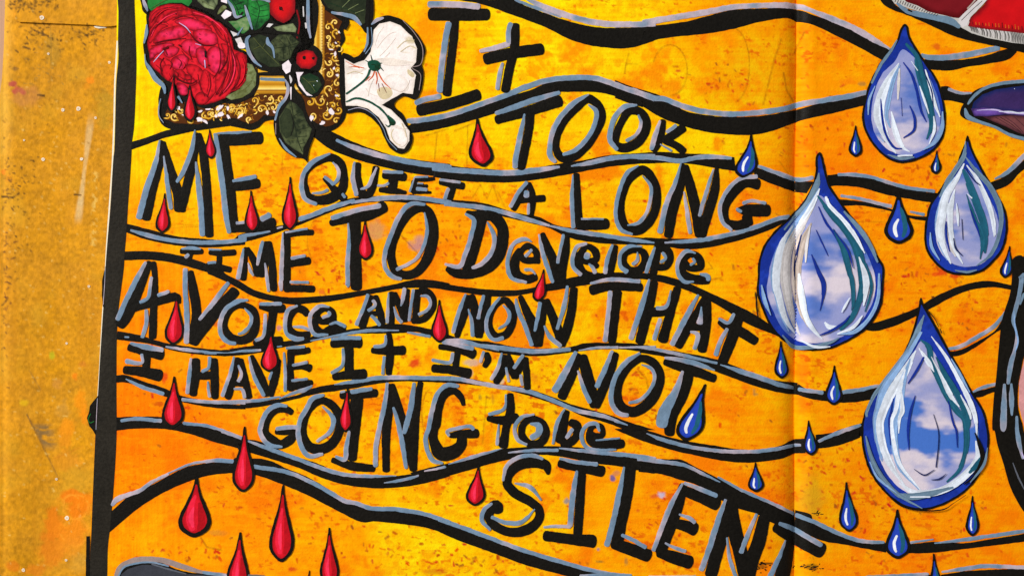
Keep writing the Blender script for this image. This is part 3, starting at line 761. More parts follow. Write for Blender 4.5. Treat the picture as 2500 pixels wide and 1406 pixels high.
LINES = """
O wavy_line | thick black wave across the top of both pages
b: @A2 430,-20 700,0 880,-5 1000,55 1150,110 1350,180 1600,235 1850,240 2109,230 @A3 270,230 600,190 800,140 1000,92 1250,75 1500,72 1580,78 @A4 300,130 420,170 600,240 800,340 960,430 | @A2 430,5 600,35 880,130 1150,230 1400,350 1600,400 1900,412 2109,345 @A3 160,400 400,335 800,290 1000,255 1250,190 1500,155 1570,178 @A4 300,215 500,310 700,410 890,518
g 30: @A2 900,0,20 1100,75,30 1300,150,16
p 50: @A2 1000,-10,26 1150,62 1400,150 1650,203 1900,212 2109,205,46 @A3 250,200 500,155 800,105 1000,66,46 1250,50,44 1500,46,50 1580,50,46 @A4 300,100,36 450,160 650,245 800,330 960,425,14
O wavy_line
b: @A1 1740,1090 @A2 20,1062 100,1055 300,1010 600,920 850,830 1050,770 1200,705 1350,690 1600,698 1850,780 2000,850 @A3 0,690 150,745 400,825 480,868 600,950 800,990 1000,1005 1300,990 1560,940 @A4 400,880 600,850 760,815 | @A1 1750,1145 @A2 20,1145 250,1110 480,1050 750,970 1000,880 1200,800 1400,790 1650,800 1900,880 2000,925 @A3 0,840 200,895 400,1010 600,1085 800,1135 1000,1155 1150,1160 1300,1140 1560,1050 @A4 210,1030 500,965 740,905
g 46: @A1 1730,1040,30 @A2 0,1040,46 100,1032 350,985 600,900 850,810 1000,748 1170,695 1400,668 1600,675 1850,760 2000,810 2109,852 @A3 150,775 350,845 430,852 550,900 750,955 1000,980 1250,965 1500,925 1570,900 @A4 350,870 480,848 600,828 765,790,40
O wavy_line
b: @A1 930,1040 1080,1125 1300,1230 1500,1300 @B1 1650,290 1900,330 2109,355 @B2 200,345 400,375 700,400 900,410 1000,400 1290,350 1500,320 1700,280 2000,260 2109,258 @B3 200,262 400,250 600,265 800,270 1030,297 | @A1 935,1180 1080,1285 1250,1354 1450,1414 @B1 1700,420 1900,450 2109,475 @B2 200,465 450,500 700,512 900,510 1150,480 1400,435 1700,380 2000,350 2109,350 @B3 250,350 500,345 700,360 900,395 1040,415
g 46: @B1 1125,150,20 1300,220 1500,280 1800,345 2109,385 @B2 200,388 500,415 850,430 1100,405 1290,378,20
g 40: @B2 1385,372,14 1550,345 1700,310 1900,290 2109,290 @B3 200,292 400,305 560,328 700,300 850,292 1010,305,24
O wavy_line
b: @B3 1205,380 1400,438 1600,497 1710,505 | @B3 1200,440 1250,480 1400,540 1560,590 1650,605
g 36: @B3 1212,365,22 1400,430 1550,478 1640,487 1710,465
O wavy_line
b: @B4 425,450 600,432 800,470 1000,535 1200,585 1375,605 | @B4 430,545 520,540 700,555 900,610 1100,650 1320,687
k 40: @B4 1010,520,20 1020,560,50 1025,640,50
g 30: @B4 510,445,24 650,445,34 800,468 950,515 1100,555 1345,590
O wavy_line
b: @B4 515,655 700,672 850,700 980,745 1140,795 1280,805 | @B4 560,712 700,710 830,730 970,760 1150,825 1275,842
g 30: @B4 535,625,20 700,652 850,690 975,720
g 26: @B4 1130,762,16 1255,790,26
O wavy_line
b: @B4 1815,515 1920,470 2010,400 2109,320 2200,240 | @B4 1860,582 1980,530 2060,440 2109,400 2200,330
g 40: @B4 1855,485,14 1950,435,34 2109,285 2200,200
O wavy_line
b: @A4 1240,510 1400,520 1600,512 1800,475 1930,430 2035,410 | @A4 1310,598 1400,607 1500,605 1600,580 1800,550 1980,510 2045,450
g 50: @A4 1225,470,24 1270,490,40 1400,497 1600,475 1900,412,46
O wavy_line
b: @A4 1395,745 1460,745 1550,800 1680,790 1760,750 | @A4 1415,862 1500,870 1600,893 1680,900
g 26: @A4 1455,765,24 1560,800,26 1665,802,14
O wavy_line | thin black line arching from the left border up to the frame
b: @A0 1110,1225 1250,1185 1400,1130 1480,1110 1700,1100 | @A0 1120,1290 1250,1245 1400,1190 1500,1165 1700,1120
O wavy_line
b: @B0 1070,860 1300,920 1500,970 1750,995 2000,1000 @B1 300,960 560,900 700,872 820,845 1000,758 1100,705 1200,660 1450,630 1800,620 @B2 0,615 300,655 640,690 900,770 1100,805 1250,875 1500,920 1800,970 2109,992 @B3 250,985 700,992 1000,950 1300,860 1500,800 | @B0 1060,930 1250,1000 1500,1050 1800,1070 2109,1045 @B1 200,1055 400,1010 600,950 700,915 820,875 1000,800 1200,725 1500,675 1750,690 @B2 0,690 180,692 500,735 700,780 950,840 1200,905 1350,980 1600,1030 1850,1045 2109,1052 @B3 400,1055 620,1085 800,1070 1100,1000 1400,890 1470,845
g 36: @B0 1120,920,20 1250,960 1450,1005 1750,1028 2109,1000 @B1 300,985 565,932,14
g 18: @B1 620,908 672,890
g 40: @B1 805,830 900,800 1000,760 1140,710 1290,665,24
g 40: @B1 1255,688,18 1450,655 1700,640 1900,655 2109,690 @B2 300,692 600,725 800,765 1000,825 1205,885,20
g 36: @B2 1205,885,14 1400,930 1650,965 1900,1002 2100,1028,14
g 32: @B3 0,990,14 150,1008 345,1030,12
g 38: @B3 430,1028,14 700,1010 1000,955 1250,880 1400,825 1515,800,34
O wavy_line
b: @B0 1050,1105 1250,1100 1450,1120 1600,1152 1750,1200 1900,1262 @C1 180,65 300,128 420,200 550,240 700,265 900,262 1100,245 1300,215 1500,180 1640,150 1800,115 1950,118 2109,150 @C2 130,120 300,150 500,180 800,205 1000,195 1150,160 1330,110 1500,75 1700,55 1900,55 2109,60 @C3 250,60 400,75 600,130 720,180 850,240 1000,310 1200,410 1330,495 | @B0 1050,1180 1250,1175 1450,1195 1650,1245 1800,1290 @C1 20,60 180,130 290,190 420,260 600,305 760,330 900,318 1100,300 1300,262 1500,225 1700,190 1900,185 2109,200 @C2 200,185 450,225 700,258 900,255 1050,230 1200,212 1400,180 1550,155 1700,125 2000,110 @C3 0,110 200,108 370,130 530,175 700,240 880,330 1100,470 1200,520 1400,600 1440,625
O wavy_line
b: @C4 740,500 840,480 1000,430 1200,350 1330,270 1500,190 1650,145 1800,125 2020,165 | @C4 740,545 830,555 1000,510 1200,420 1350,340 1500,260 1650,205 1850,180 2010,205
O wavy_line
b: @C4 1430,735 1550,720 1700,650 1850,560 1930,450 1990,340 | @C4 1470,775 1560,765 1700,690 1850,580 1920,535 1990,470
g 34: @C4 1440,712,20 1550,692 1700,610 1850,515 1980,350,14
O wavy_line
b: @C4 1640,1095 1680,1075 1750,1060 1890,1022 | @C4 1680,1125 1750,1120 1800,1095 1890,1070
g 30: @C4 1662,1082,16 1750,1040 1885,1005,24
O wavy_line
b: @C0 1010,555 1200,590 1400,650 1650,692 1900,717 2109,700 @C1 200,710 430,678 700,640 850,628 1000,570 1200,545 1400,520 1580,492 1800,510 1960,545 | @C0 1000,628 1100,640 1300,668 1500,725 1700,755 1900,770 @C1 200,770 480,740 640,700 900,655 1000,612 1200,582 1500,577 1700,572 1800,562 1960,602
g 14: @C0 1070,605 1112,608
g 26: @C0 1422,690,14 1600,715 1862,745,14
g 18: @C0 1955,742,8 @C1 0,740 105,745
g 22: @C1 195,742,8 350,725 485,718
g 12: @C1 620,690 665,685
g 26: @C1 905,640,10 1200,582,24 1400,552,30 1668,550,10
g 28: @C1 1735,565,14 1940,602
O wavy_line
b: @C2 310,580 450,620 700,650 900,690 1100,705 1380,690 1500,660 1700,655 1900,660 2109,690 @C3 300,690 600,740 880,800 1050,860 1200,920 1400,980 1580,1000 | @C2 300,625 500,672 700,730 900,760 1100,770 1300,750 1450,730 1700,710 1900,720 2109,760 @C3 200,740 420,775 800,880 1000,952 1200,1025 1400,1080 1580,1105
g 44: @C2 275,645 450,645 600,680,34 770,722,12
g 40: @C2 560,670,14 700,690,34 900,714 1100,730 1385,712,34
g 22: @C2 1450,722,10 1600,700 1795,695,24
g 20: @C2 1890,690,8 2109,692 @C3 40,697,16
g 26: @C3 135,690,10 350,712 600,765,30 885,832,20
g 42: @C3 908,843,10 1100,905 1300,972 1400,1010 1560,1047,30
O wavy_line
b: @C3 1585,1010 1650,1050 1800,1065 1950,1080 @C4 550,1080 700,1060 875,1013 | @C3 1560,1100 1700,1140 1950,1170 @C4 550,1172 650,1165 795,1145
g 34: @C3 1580,1055 1690,1070 1795,1085
g 34: @C4 545,1080 700,1058 865,1022,22
O wavy_line
b: @C0 990,935 1075,930 1200,975 1420,1048 1540,1105 1700,1140 1900,1180 2109,1185 @C1 300,1180 550,1150 800,1100 930,1045 1100,1010 1300,985 1500,955 1700,950 1900,955 @C2 0,950 400,945 700,1000 1000,1045 1200,1110 1400,1185 1700,1270 1900,1340 2109,1405 @D3 150,108 300,160 500,220 700,260 900,290 1050,315 1200,320 1400,295 1550,237 1640,225 | @C0 990,995 1100,1000 1250,1060 1400,1110 1560,1160 1750,1200 1900,1220 2109,1225 @C1 300,1225 500,1200 750,1145 950,1095 1150,1065 1300,1040 1500,1005 1700,985 1900,985 @C2 0,985 350,1000 500,1012 760,1045 950,1090 1150,1150 1330,1215 1500,1290 1700,1345 1830,1400 @D3 0,140 150,210 300,265 500,325 700,370 900,410 1050,430 1250,425 1450,395 1550,362 1640,350
g 32: @C0 1080,965,12 1200,1025 1412,1095
g 30: @C0 1558,1140 1750,1160 2109,1167 @C1 200,1163 450,1150 650,1118,14
g 28: @C1 640,1135,12 780,1080 850,1060,40 925,1022,14
g 36: @C1 1110,1015,10 1300,985 1500,957 1800,955 2109,962 @C2 300,960 430,967 600,1002 800,1037 1000,1067 1150,1117 1300,1180 1450,1240 1650,1280 1872,1362,10
g 30: @D3 0,70 115,112,10
g 32: @D3 275,180,8 400,230 600,285 800,320 1000,336 1250,332 1450,305 1605,282,24
O wavy_line
b: @D3 1725,192 1900,170 2109,112 @D4 500,157 720,92 | @D3 1740,312 1900,290 2109,215 @D4 500,270 720,200
g 36: @D4 342,250,22 500,180 712,108,26
O wavy_line
b: @D0 990,42 1180,36 1390,42 1570,95 1800,122 1950,165 2080,228 @D1 200,180 330,225 450,245 600,300 700,350 850,400 1000,450 1100,500 1300,545 1500,560 1640,545 1900,505 2109,432 @D2 0,520 130,498 320,450 500,380 750,320 950,300 1200,290 1500,305 1850,365 2109,415 @D3 200,400 450,402 570,405 700,470 900,570 1100,680 1200,720 1400,790 1560,872 | @D0 990,157 1150,140 1450,147 1650,192 1850,258 2060,315 @D1 280,315 400,350 600,410 800,475 1000,560 1200,620 1450,650 1700,640 1900,605 2109,545 @D2 0,625 200,580 530,490 700,440 900,395 1100,365 1300,380 1600,440 1780,460 1940,495 2109,525 @D3 200,510 400,530 550,575 700,620 900,745 1050,820 1220,870 1340,940 1400,965 1560,1015
g 32: @D0 1035,72,26 1180,55 1392,75
g 26: @D0 1568,92 1800,122 2075,222 @D1 150,162 310,215,18
g 34: @D1 368,245,16 550,312 800,402 1000,478 1200,532 1400,548,28 1645,545,8
g 28: @D1 1538,605,8 1700,578 1838,540,12
g 18: @D1 1885,502,8 2000,482 2072,468,12
g 14: @D2 0,575 78,542
g 22: @D2 125,506,8 310,467
g 30: @D2 332,446,8 550,380 795,310,8
g 28: @D2 845,347,12 1050,326 1280,325
g 36: @D2 1280,308,12 1600,342 1900,370 2109,402 @D3 200,395 440,427 600,452,30 750,522,26 908,598,10
g 26: @D3 885,553,14 1100,670 1400,802 1555,882
O wavy_line
b: @D4 140,845 280,875 300,930 450,1010 700,1100 925,1118 | @D4 145,1005 380,1100 600,1140 925,1202
g 36: @D4 155,885 300,935 500,1030 700,1100 912,1115,22
O wavy_line
b: @D4 1120,1130 1350,1108 1600,1120 1800,1090 2109,1040 2200,1020 | @D4 1120,1207 1300,1205 1600,1170 1850,1140 2109,1108 2200,1095
g 22: @D4 1130,1115 1332,1088,10
g 32: @D4 1338,1122,10 1600,1090 1850,1055 2200,1005
O wavy_line
b: @D0 940,860 1000,810 1100,722 1250,650 1400,570 1600,470 1800,432 2010,410 @D1 250,395 400,395 500,400 600,430 700,480 850,540 1000,620 1200,745 1400,820 1650,840 1900,888 2109,965 @D2 200,900 450,980 700,1080 1000,1190 1300,1290 1600,1370 1800,1420 | @D0 925,1040 1050,935 1200,812 1400,690 1600,600 1800,540 2000,520 @D1 230,520 430,537 650,612 900,720 1150,850 1350,942 1450,935 1700,960 1900,990 2109,1060 @D2 200,1000 400,1090 700,1200 1000,1310 1300,1390 1500,1440
p 38: @D0 955,800,26 1000,750,44 1100,705 1200,670,34 1300,600,28 1450,525,24
g 26: @D0 1440,525,14 1650,440,20 1850,415 2005,422,34
g 30: @D1 0,425,24 100,410 250,420
g 36: @D1 415,465 700,510 900,592 1050,672 1200,758 1300,778 1420,820 1650,832 1900,875 2109,950 @D2 250,915 500,1005 700,1080 1000,1190 1300,1280 1550,1350 1800,1400
O wavy_line
b: @D4 1395,1392 1600,1362 1900,1345 2200,1340 | @D4 1395,1500 1600,1500 1900,1500 2200,1500
p 34: @D4 1400,1368,14 1600,1340 1750,1318 1950,1322 2200,1335
O wavy_line
k 60: @D4 740,1450 1000,1430 1330,1420
g 26: @D4 750,1410 1000,1400 1290,1385
O wavy_line
k 40: @D3 -250,1432 0,1424 150,1424 700,1430
g 26: @D3 -300,1402 0,1390 150,1398
p 16: @D3 290,1405 700,1402
"""

LETTERS = """
@A2
O letter
k 110: 155,128,105 400,128 692,128,100
k 74: 385,150 380,300 345,600 318,830
k 100: 58,955 330,895 612,808
p 46: 153,42 380,42 607,62
g 44: 338,190 315,300 272,600 258,800
g 40: 270,828 150,850 44,892
O letter
k 78: 908,200,70 900,400 855,600 818,800
k 100: 630,515 900,455 1156,420
g 36: 872,196 850,260 847,390
p 38: 598,442,26 720,418 860,375
g 32: 800,540,20 772,640 752,775
O letter
k 90: 730,1035,76 1000,960,85 1312,858,105
k 74: 1038,930 1025,1100 967,1390 @B2 950,408
g 40: @A2 732,978,30 900,920 1100,850 1292,795,26
g 40: 987,978,14 962,1100,34 925,1280 905,1400 @B2 908,395
O letter
kc 75: @A2 1530,850,78 1615,900,70 1648,1000,72 1600,1130,70 1510,1260,75 1390,1350,80 1300,1350,80 1258,1280,62 1268,1170,58 1330,1040,65 1430,920,80
g 38: 1540,812,12 1420,880 1300,1000 1228,1130 1202,1260 1210,1350 1258,1395,24
g 34: 1532,900,12 1600,955 1590,1060 1530,1180 1420,1290 1312,1330,24
O letter
kc 75: @A3 130,950,78 225,965 275,1050 258,1150 185,1235,80 80,1272,80 10,1240,70 @A2 1790,1110,62 1840,1010,65
g 38: 1955,905,14 1850,915 1765,1000 1727,1110 1722,1210 1785,1292,30
g 26: 1962,985,12 1985,1055 1950,1150 1855,1214
O letter
k 74: @A3 420,1025,50 400,1120 370,1230 328,1305,60
k 75: 605,1085,75 520,1150 420,1215
k 66: 420,1200 530,1250 608,1312
g 36: 395,1035,16 355,1150 315,1290
g 28: 535,1075 445,1140
g 20: 392,1238,10 495,1298
@B0
O letter
k 82: 1388,150,36 1372,300,78 1310,560,84 1245,840,90
k 84: 1395,160,46 1455,380,76 1525,600,88 1545,768,96
k 80: 1695,85,40 1655,330,74 1600,560,80 1550,768,80
k 74: 1700,90,54 1742,250,74 1772,500 1800,985
g 44: 1372,150,12 1340,330,34 1262,560,46 1190,828,46
g 28: 1408,285,12 1430,460 1450,620,34 1470,745,26
g 34: 1675,62,12 1650,220 1575,420 1518,515,22
g 38: 1683,335,12 1705,520 1728,750,42 1740,975
@B1
O letter
k 88: 145,100 180,300 220,600 252,945
k 110: 115,148 300,142 505,130
k 85: 190,560,70 330,535,92 480,520,84
k 90: 225,895 400,895 500,880,85 612,845,80
g 42: 92,90,30 120,300 155,540 185,800 212,950,30
g 22: 105,92,12 250,88 405,78,14
g 30: 238,502,22 340,482 447,462
g 22: 268,862 380,850
g 44: 480,835,40 570,785
O letter
kc 70: 1070,300,72 1160,345,76 1192,460,72 1178,570,80 1100,640,90 980,665,78 895,630,60 866,540,42 868,440,44 930,360,62
k 60: 1015,475,20 1060,520,40 1120,580,70 1210,665,70
g 34: 1080,266,12 940,330 852,430 832,540 860,650 965,703,26
g 26: 1098,338,10 1145,400 1145,480 1100,530
g 26: 1110,535 1025,460
g 20: 920,607,12 1000,600 1062,575
g 20: 1180,605 1208,645
O letter
k 72: 1315,340,58 1308,470,72 1342,600,86 1400,625,66 1442,530,70 1472,370,56
g 34: 1287,335,14 1270,470 1305,630
g 26: 1477,382,14 1440,465 1400,545 1335,572,12
O letter
k 74: 1520,450,62 1735,468,76
k 84: 1620,470 1608,570
k 54: 1492,578,36 1600,582,60 1732,600,30
g 24: 1525,418 1705,428
g 18: 1478,540 1545,538 1582,515
O letter
k 38: 1788,485 1880,488 1975,480,30
k 52: 1800,490 1785,605
k 30: 1790,548 1915,542
k 30: 1775,598 1945,598,22
g 18: 1800,470,10 1758,595
g 14: 1798,466 1918,464
g 12: 1822,520 1875,522
g 28: 1812,565 1912,576
@B2
O letter
k 60: 250,505,50 360,530,56 475,545,66
k 60: 375,540 340,665
g 20: 255,488 440,512
g 28: 335,558 298,660
O letter
k 58: 1015,505,36 950,640 882,752,52
k 54: 1020,510,40 1055,640,60 1043,805,44
k 60: 920,665 1040,655 1168,648
g 30: 1010,505,24 930,605 862,728
g 40: 1005,580 1000,645
g 20: 1022,690 1018,790
O letter
k 72: 1430,430,54 1436,640,72 1452,910
k 92: 1425,868 1580,875 1716,862
g 30: 1402,445,10 1392,640 1405,908
g 14: 1470,825 1668,825
@B3
O letter
kc 74: 240,405,80 325,480,76 362,600,75 345,760,76 270,880,80 180,925,82 98,890,74 56,770,66 70,620,62 130,485,68
g 30: 208,368,10 110,430 50,560 16,700 16,830 60,920 158,958,16
g 26: 240,455,8 310,540 310,650 270,780 200,860 110,880,12
O letter
k 86: 592,350,40 560,540,84 500,740,92 460,990,78
k 86: 602,360,60 650,540,86 700,750,92 735,985,84
k 78: 880,370,26 865,560,76 820,720,84 745,985,76
g 38: 572,345,12 520,520,30 450,680 388,950,42
g 30: 597,590,10 620,740 652,955
g 28: 852,395,12 800,560 728,805
O letter
k 86: 1255,535,100 1130,515,84 1020,600,88 950,730,66 965,850,66 1060,882,88 1160,860,100
k 96: 1045,745,26 1130,750,96 1345,752,104
k 90: 1135,780 1150,890
g 30: 1232,460 1080,480 970,580 906,720 930,850 1012,925,20
g 26: 1098,692 1180,670 1305,690,22
g 26: 1045,735 1095,765
@B0
O letter
k 46: 1545,1100 1640,1108 1748,1104
k 50: 1640,1110 1615,1185
g 26: 1558,1080,14 1640,1075 1728,1082,14
g 26: 1625,1125 1590,1160
O letter
k 56: 1790,1112,36 1900,1120,54 2030,1110,50
k 46: 1885,1140 1880,1230
k 56: 1765,1220,40 1880,1240 1990,1262
g 14: 1790,1086 1905,1090
g 20: 1782,1203 1858,1195
@B1
O letter
k 56: 355,1065,34 338,1220,60 330,1355,56
k 66: 360,1070,40 430,1200,66 470,1320,80
k 82: 530,1015,40 500,1200,96 472,1325,80
k 64: 540,1015,66 570,1150 590,1400 @C1 595,218,50
g 32: @B1 335,1078,14 310,1220 285,1345
g 24: 373,1200,8 395,1270 420,1315,12
g 30: 500,1012,22 470,1130 452,1225,20
g 26: 518,1202,10 535,1330 @C1 550,220,20
@B1
O letter
k 60: 705,925 708,1200 706,1400 @C1 708,225
k 58: @B1 690,960 830,940 938,942,50
k 72: 715,1205 800,1195 912,1180
k 64: @C1 685,192 800,190,64 948,196
g 28: @B1 672,942,10 665,1130 655,1400 @C1 658,212,20
g 16: @B1 690,942 885,908
g 24: 738,1165 868,1138
g 22: 728,1366 895,1370
@B1
O letter
k 92: 1070,868,50 1200,820,92 1400,790,96 1562,705,110
k 98: 1290,810 1293,1100 1300,1400 @C1 1300,210
g 36: @B1 1082,822 1300,752 1515,710
g 34: 1230,860,10 1238,1000,26 1225,1200 1225,1400 @C1 1222,165
@B1
O letter
kc 84: 1880,732,72 1945,820,84 1958,980,92 1915,1150,90 1830,1270,78 1730,1308,76 1640,1270,74 1598,1150,74 1620,1000,78 1700,840,78 1790,755,70
g 34: 1895,700,22 1760,700 1670,800 1600,960 1550,1100 1543,1230 1600,1312 1692,1342,22
g 26: 1885,768,10 1907,900 1880,1050 1810,1170 1640,1262
@B2
O letter
k 92: 628,780 580,980 520,1200,84 480,1280
k 76: 480,770,40 540,790,70 640,795,90 720,800,80
k 98: 640,780,80 730,812,98 795,900,96 798,1000,100 778,1110 700,1220 560,1290,84 400,1290,78 315,1240,60
g 34: 475,780,16 550,832 530,960 470,1150 430,1230 300,1212,18
g 32: 665,850,10 710,930 728,1010 692,1130 612,1212 532,1246,24
O letter
kc 62: 1010,1058,60 1085,1110,60 1085,1168,56 980,1175,60 950,1120,50
k 70: 1122,1190,44 1000,1180,52
k 74: 960,1080,60 905,1180,76 915,1290,78 1000,1340,78 1098,1318,66
g 30: 1050,1022,8 990,998 900,1030 852,1130 840,1220 875,1330 1008,1370,20
g 24: 1052,1085 990,1150
g 24: 982,1262 1040,1262 1082,1302,12
O letter
k 74: 1135,942,40 1190,1080,70 1240,1200,84 1290,1375,96
k 76: 1355,970,36 1340,1100,66 1305,1250,88 1290,1375,92
g 32: 1110,955,12 1140,1110 1200,1290 1230,1375,26
g 24: 1322,955 1290,1100 1268,1208
O letter
kc 66: 1520,1062,50 1592,1105,66 1600,1170,60 1530,1190,60 1465,1150,70
k 66: 1620,1240,44 1560,1190,60
k 80: 1460,1110,70 1440,1200,82 1480,1285,84 1560,1310,60 1640,1300,30
g 30: 1525,1035,22 1440,1060 1400,1150 1405,1240 1475,1310
g 44: 1530,1112 1515,1172
g 28: 1535,1208,12 1570,1240 1595,1295
O letter
k 60: 1765,1045,54 1745,1180 1715,1300
g 30: 1742,1042,18 1700,1160 1675,1298
@B3
O letter
kc 66: 170,1092,52 245,1110,60 262,1190,66 210,1262,70 130,1262,68 80,1200,58 92,1125,54
g 28: 238,1062,10 120,1062 52,1130 52,1230 115,1285,38
g 26: 198,1108,10 197,1180 152,1218
O letter
k 68: 372,1050 352,1200 330,1305
k 62: 370,1085 450,1085 480,1160 440,1232 360,1240
g 30: 350,1065,16 310,1170 270,1292
g 24: 408,1110 442,1160 392,1200
O letter
kc 64: 650,1125,60 722,1160,72 740,1235,60 640,1240,66 590,1180,72
k 78: 590,1200,70 580,1280,76 660,1335,84 825,1350,72
g 30: 700,1120,10 620,1100 550,1180 545,1290 600,1362 685,1362,12
g 20: 668,1162 690,1190 648,1222
g 28: 732,1295,12 800,1315,34 808,1358
@C0
O letter
k 84: @B0 1290,1185,50 @C0 1180,230,86 1075,440,106 1015,520,90
k 84: @B0 1305,1190,70 @C0 1330,60,50 1330,220,56 1318,420,66 1312,625,66
k 76: 1120,375,50 1250,320,90 1400,280,88 1530,255,70
k 40: 1480,240,50 1535,265,40 1545,320,20
g 38: @B0 1255,1190,22 @C0 1170,120 1090,280 1008,465
g 26: 1303,88,24 1290,180 1270,270 1200,314
g 30: 1257,368,24 1258,480 1220,615
g 26: 1352,252 1458,215
O letter
k 84: 1635,35,46 1660,200,80 1688,400,84 1665,600,90 1655,675,80
k 104: 2035,195,90 1850,400,100 1720,560,100 1655,675,70
g 38: 1592,15,34 1590,200 1605,400 1602,665
g 36: 1965,135,28 1850,290 1710,462,22
@C1
O letter
kc 66: 330,335,60 415,385,70 440,480,68 405,590,80 310,635,75 215,600,68 173,510,48 198,410,52 262,345,54
g 34: 375,290,14 290,300 190,360 137,470 140,580 200,650 272,662,28
g 26: 342,358,10 400,430 390,500 340,560 285,582,14
O letter
k 70: 465,345,40 580,362,70 695,360,76
k 74: 590,370 562,560 545,640
k 66: 415,662,40 500,640 672,640,80
g 26: 468,325 665,320
g 26: 522,405 500,600 430,638
O letter
k 64: 885,425,50 850,378,70 790,362,70 730,440,56 722,530,62 780,590,80 908,582,50
g 30: 800,338,16 720,370 690,470 705,580 780,622,40 855,620,20
g 24: 755,518,14 830,520 905,548
O letter
kc 60: 1020,362,54 1090,390,64 1095,455,60 1000,470,60 955,420,66
k 66: 1132,458,54 1000,465,60
k 66: 960,440,70 945,510,60 1010,565,60 1120,530,90 1212,530,60
g 30: 1072,350,14 990,340 912,410 906,510 940,582 1062,585,16
g 24: 1055,388 1075,410 1005,442
g 24: 1068,500,12 1130,482 1212,522
O letter
k 68: 1430,245,50 1385,400 1345,535
k 62: 1455,248,60 1500,380 1525,500
k 46: 1365,412 1510,402
g 28: 1403,236 1360,360 1298,508
g 26: 1442,286 1462,332 1398,384
g 26: 1425,420 1462,452 1505,512
O letter
k 56: 1605,215 1602,370 1600,505
k 62: 1615,225,60 1680,360 1722,478
k 58: 1738,190,50 1722,360 1715,480
g 24: 1577,225,10 1570,360 1565,490
g 28: 1715,182 1700,280 1682,342,12
g 26: 1622,345,10 1650,430 1695,485
O letter
k 56: 1825,195,60 1815,350 1800,490
k 60: 1830,205,50 1920,232,72 1962,320,62 1932,400 1860,460 1770,462
g 22: 1792,195 1770,330 1752,472
g 24: 1848,255,12 1910,260 1938,320 1900,380 1830,416
@C2
O letter
k 62: 515,245,56 470,400,72 402,610,52
k 74: 525,240,64 570,420,80 592,615,60
k 62: 672,235,56 652,400,70 595,615,52
g 30: 482,235,16 430,370 370,575
g 28: 503,365,10 530,460 542,605
g 26: 637,245 610,350 588,455
O letter
kc 62: 815,290,58 882,370,66 882,480,66 830,580,70 745,602,70 692,540,58 690,430,54 745,330,50
g 28: 778,265,16 710,350 662,450 665,560 720,628 810,612
g 26: 800,332,10 855,400 840,480 760,538,14
O letter
k 68: 945,250,44 1000,380,72 1065,520,84 1095,692,60
k 66: 1150,280,60 1130,450,80 1105,692
k 76: 1165,280,60 1230,440,78 1308,645,94
k 72: 1410,175,66 1390,370,76 1345,560,82 1305,690,56
g 32: 910,275,12 930,380 990,510 1050,685
g 30: 1120,305 1100,430 1073,560,20
g 32: 1153,508,12 1200,600 1302,690
g 36: 1355,165,18 1330,320 1265,545,22
O letter
k 78: 1540,212,90 1700,175,76 2004,182,72
k 82: 1785,200 1760,400 1735,665,72
g 30: 1548,150,16 1700,115 1982,130
g 34: 1722,208 1705,400 1675,650
@C3
O letter
k 84: 345,120,66 300,330,86 212,670,84
k 76: 545,175,70 480,400,76 408,658,90
k 84: 270,400 480,380
g 38: 300,110,14 250,290 138,630
g 28: 487,205,12 440,350 355,357
g 30: 395,445 370,530 338,635
O letter
k 72: 785,260,60 680,450,70 535,700,82
k 76: 795,275,70 785,500,90 748,742,80
k 64: 640,525 785,520
g 38: 722,242,14 650,370 490,680
g 30: 746,345,10 742,430 730,500,56
g 34: 650,560,16 712,585 685,715,28
O letter
k 90: 1075,425,80 1000,640,96 920,838,86
k 80: 890,470,40 960,510,80 1080,560,90 1228,652,76
g 26: 893,448,20 980,482 1028,402
g 32: 972,530,26 910,640 868,770
@C0
O letter
k 76: 1095,690,66 1240,730,74 1412,762,100
k 56: 1265,760,64 1250,900,70
k 84: 1055,888,70 1200,900,84 1398,942,108
g 32: 1118,658,16 1250,692,40 1408,718
g 24: 1217,748 1222,825 1075,812,40
O letter
k 64: 1685,785 1675,940,82 1655,1115,64
k 72: 1835,785,62 1842,960,76 1846,1140,60
k 70: 1690,938 1840,935
g 28: 1642,785,14 1627,920 1608,1095
g 24: 1802,772 1790,870 1730,905
g 22: 1785,985,10 1790,1060 1802,1125
@C1
O letter
k 62: 290,780,44 245,950,66 195,1142,60
k 64: 300,790,56 340,950 382,1138
k 48: 235,1000 345,1010
g 28: 252,772,14 225,900 148,1118
g 26: 288,845,12 315,930 285,992
g 24: 248,1050,16 320,1055 345,1132
O letter
k 72: 398,760,36 450,900,80 545,1115,76
k 64: 630,790,56 600,950,76 560,1118,50
g 30: 380,772,14 420,932 512,1115
g 20: 578,900 550,975
O letter
k 60: 738,710,66 735,900 740,1072,66
k 56: 710,730,50 800,735,56 908,715,50
k 62: 740,862 850,860,56 920,880,80
k 60: 730,1035,66 850,1010 928,990,40
g 24: 680,735,12 690,900 690,1075
g 22: 695,702 862,688
g 22: 748,850 885,822
g 20: 742,978 885,965
O letter
k 74: 1075,668,70 1200,655 1354,655,96
k 80: 1235,670 1240,930
k 76: 1092,950,60 1240,930,80 1394,930,110
g 30: 1082,628,20 1220,612 1345,618
g 28: 1187,700,20 1180,850 1082,918
O letter
k 62: 1578,570,50 1590,750,70 1577,935,52
k 72: 1425,720,50 1570,725,74 1728,718,84
g 26: 1552,588,18 1545,670 1446,692
g 24: 1540,768 1525,930
@C2
O letter
k 76: 245,688,46 400,700,76 570,762,88
k 56: 412,730 392,870
k 76: 185,872,70 370,890,78 532,925,96
g 30: 280,652,20 400,672 552,708
g 24: 372,738 350,820,28 188,802
O letter
k 50: 655,735,40 672,800,60 638,868,40
g 24: 637,725 605,825
O letter
k 66: 820,755,44 800,880,70 735,1010,56
k 72: 840,755,44 880,880,74 905,965,60
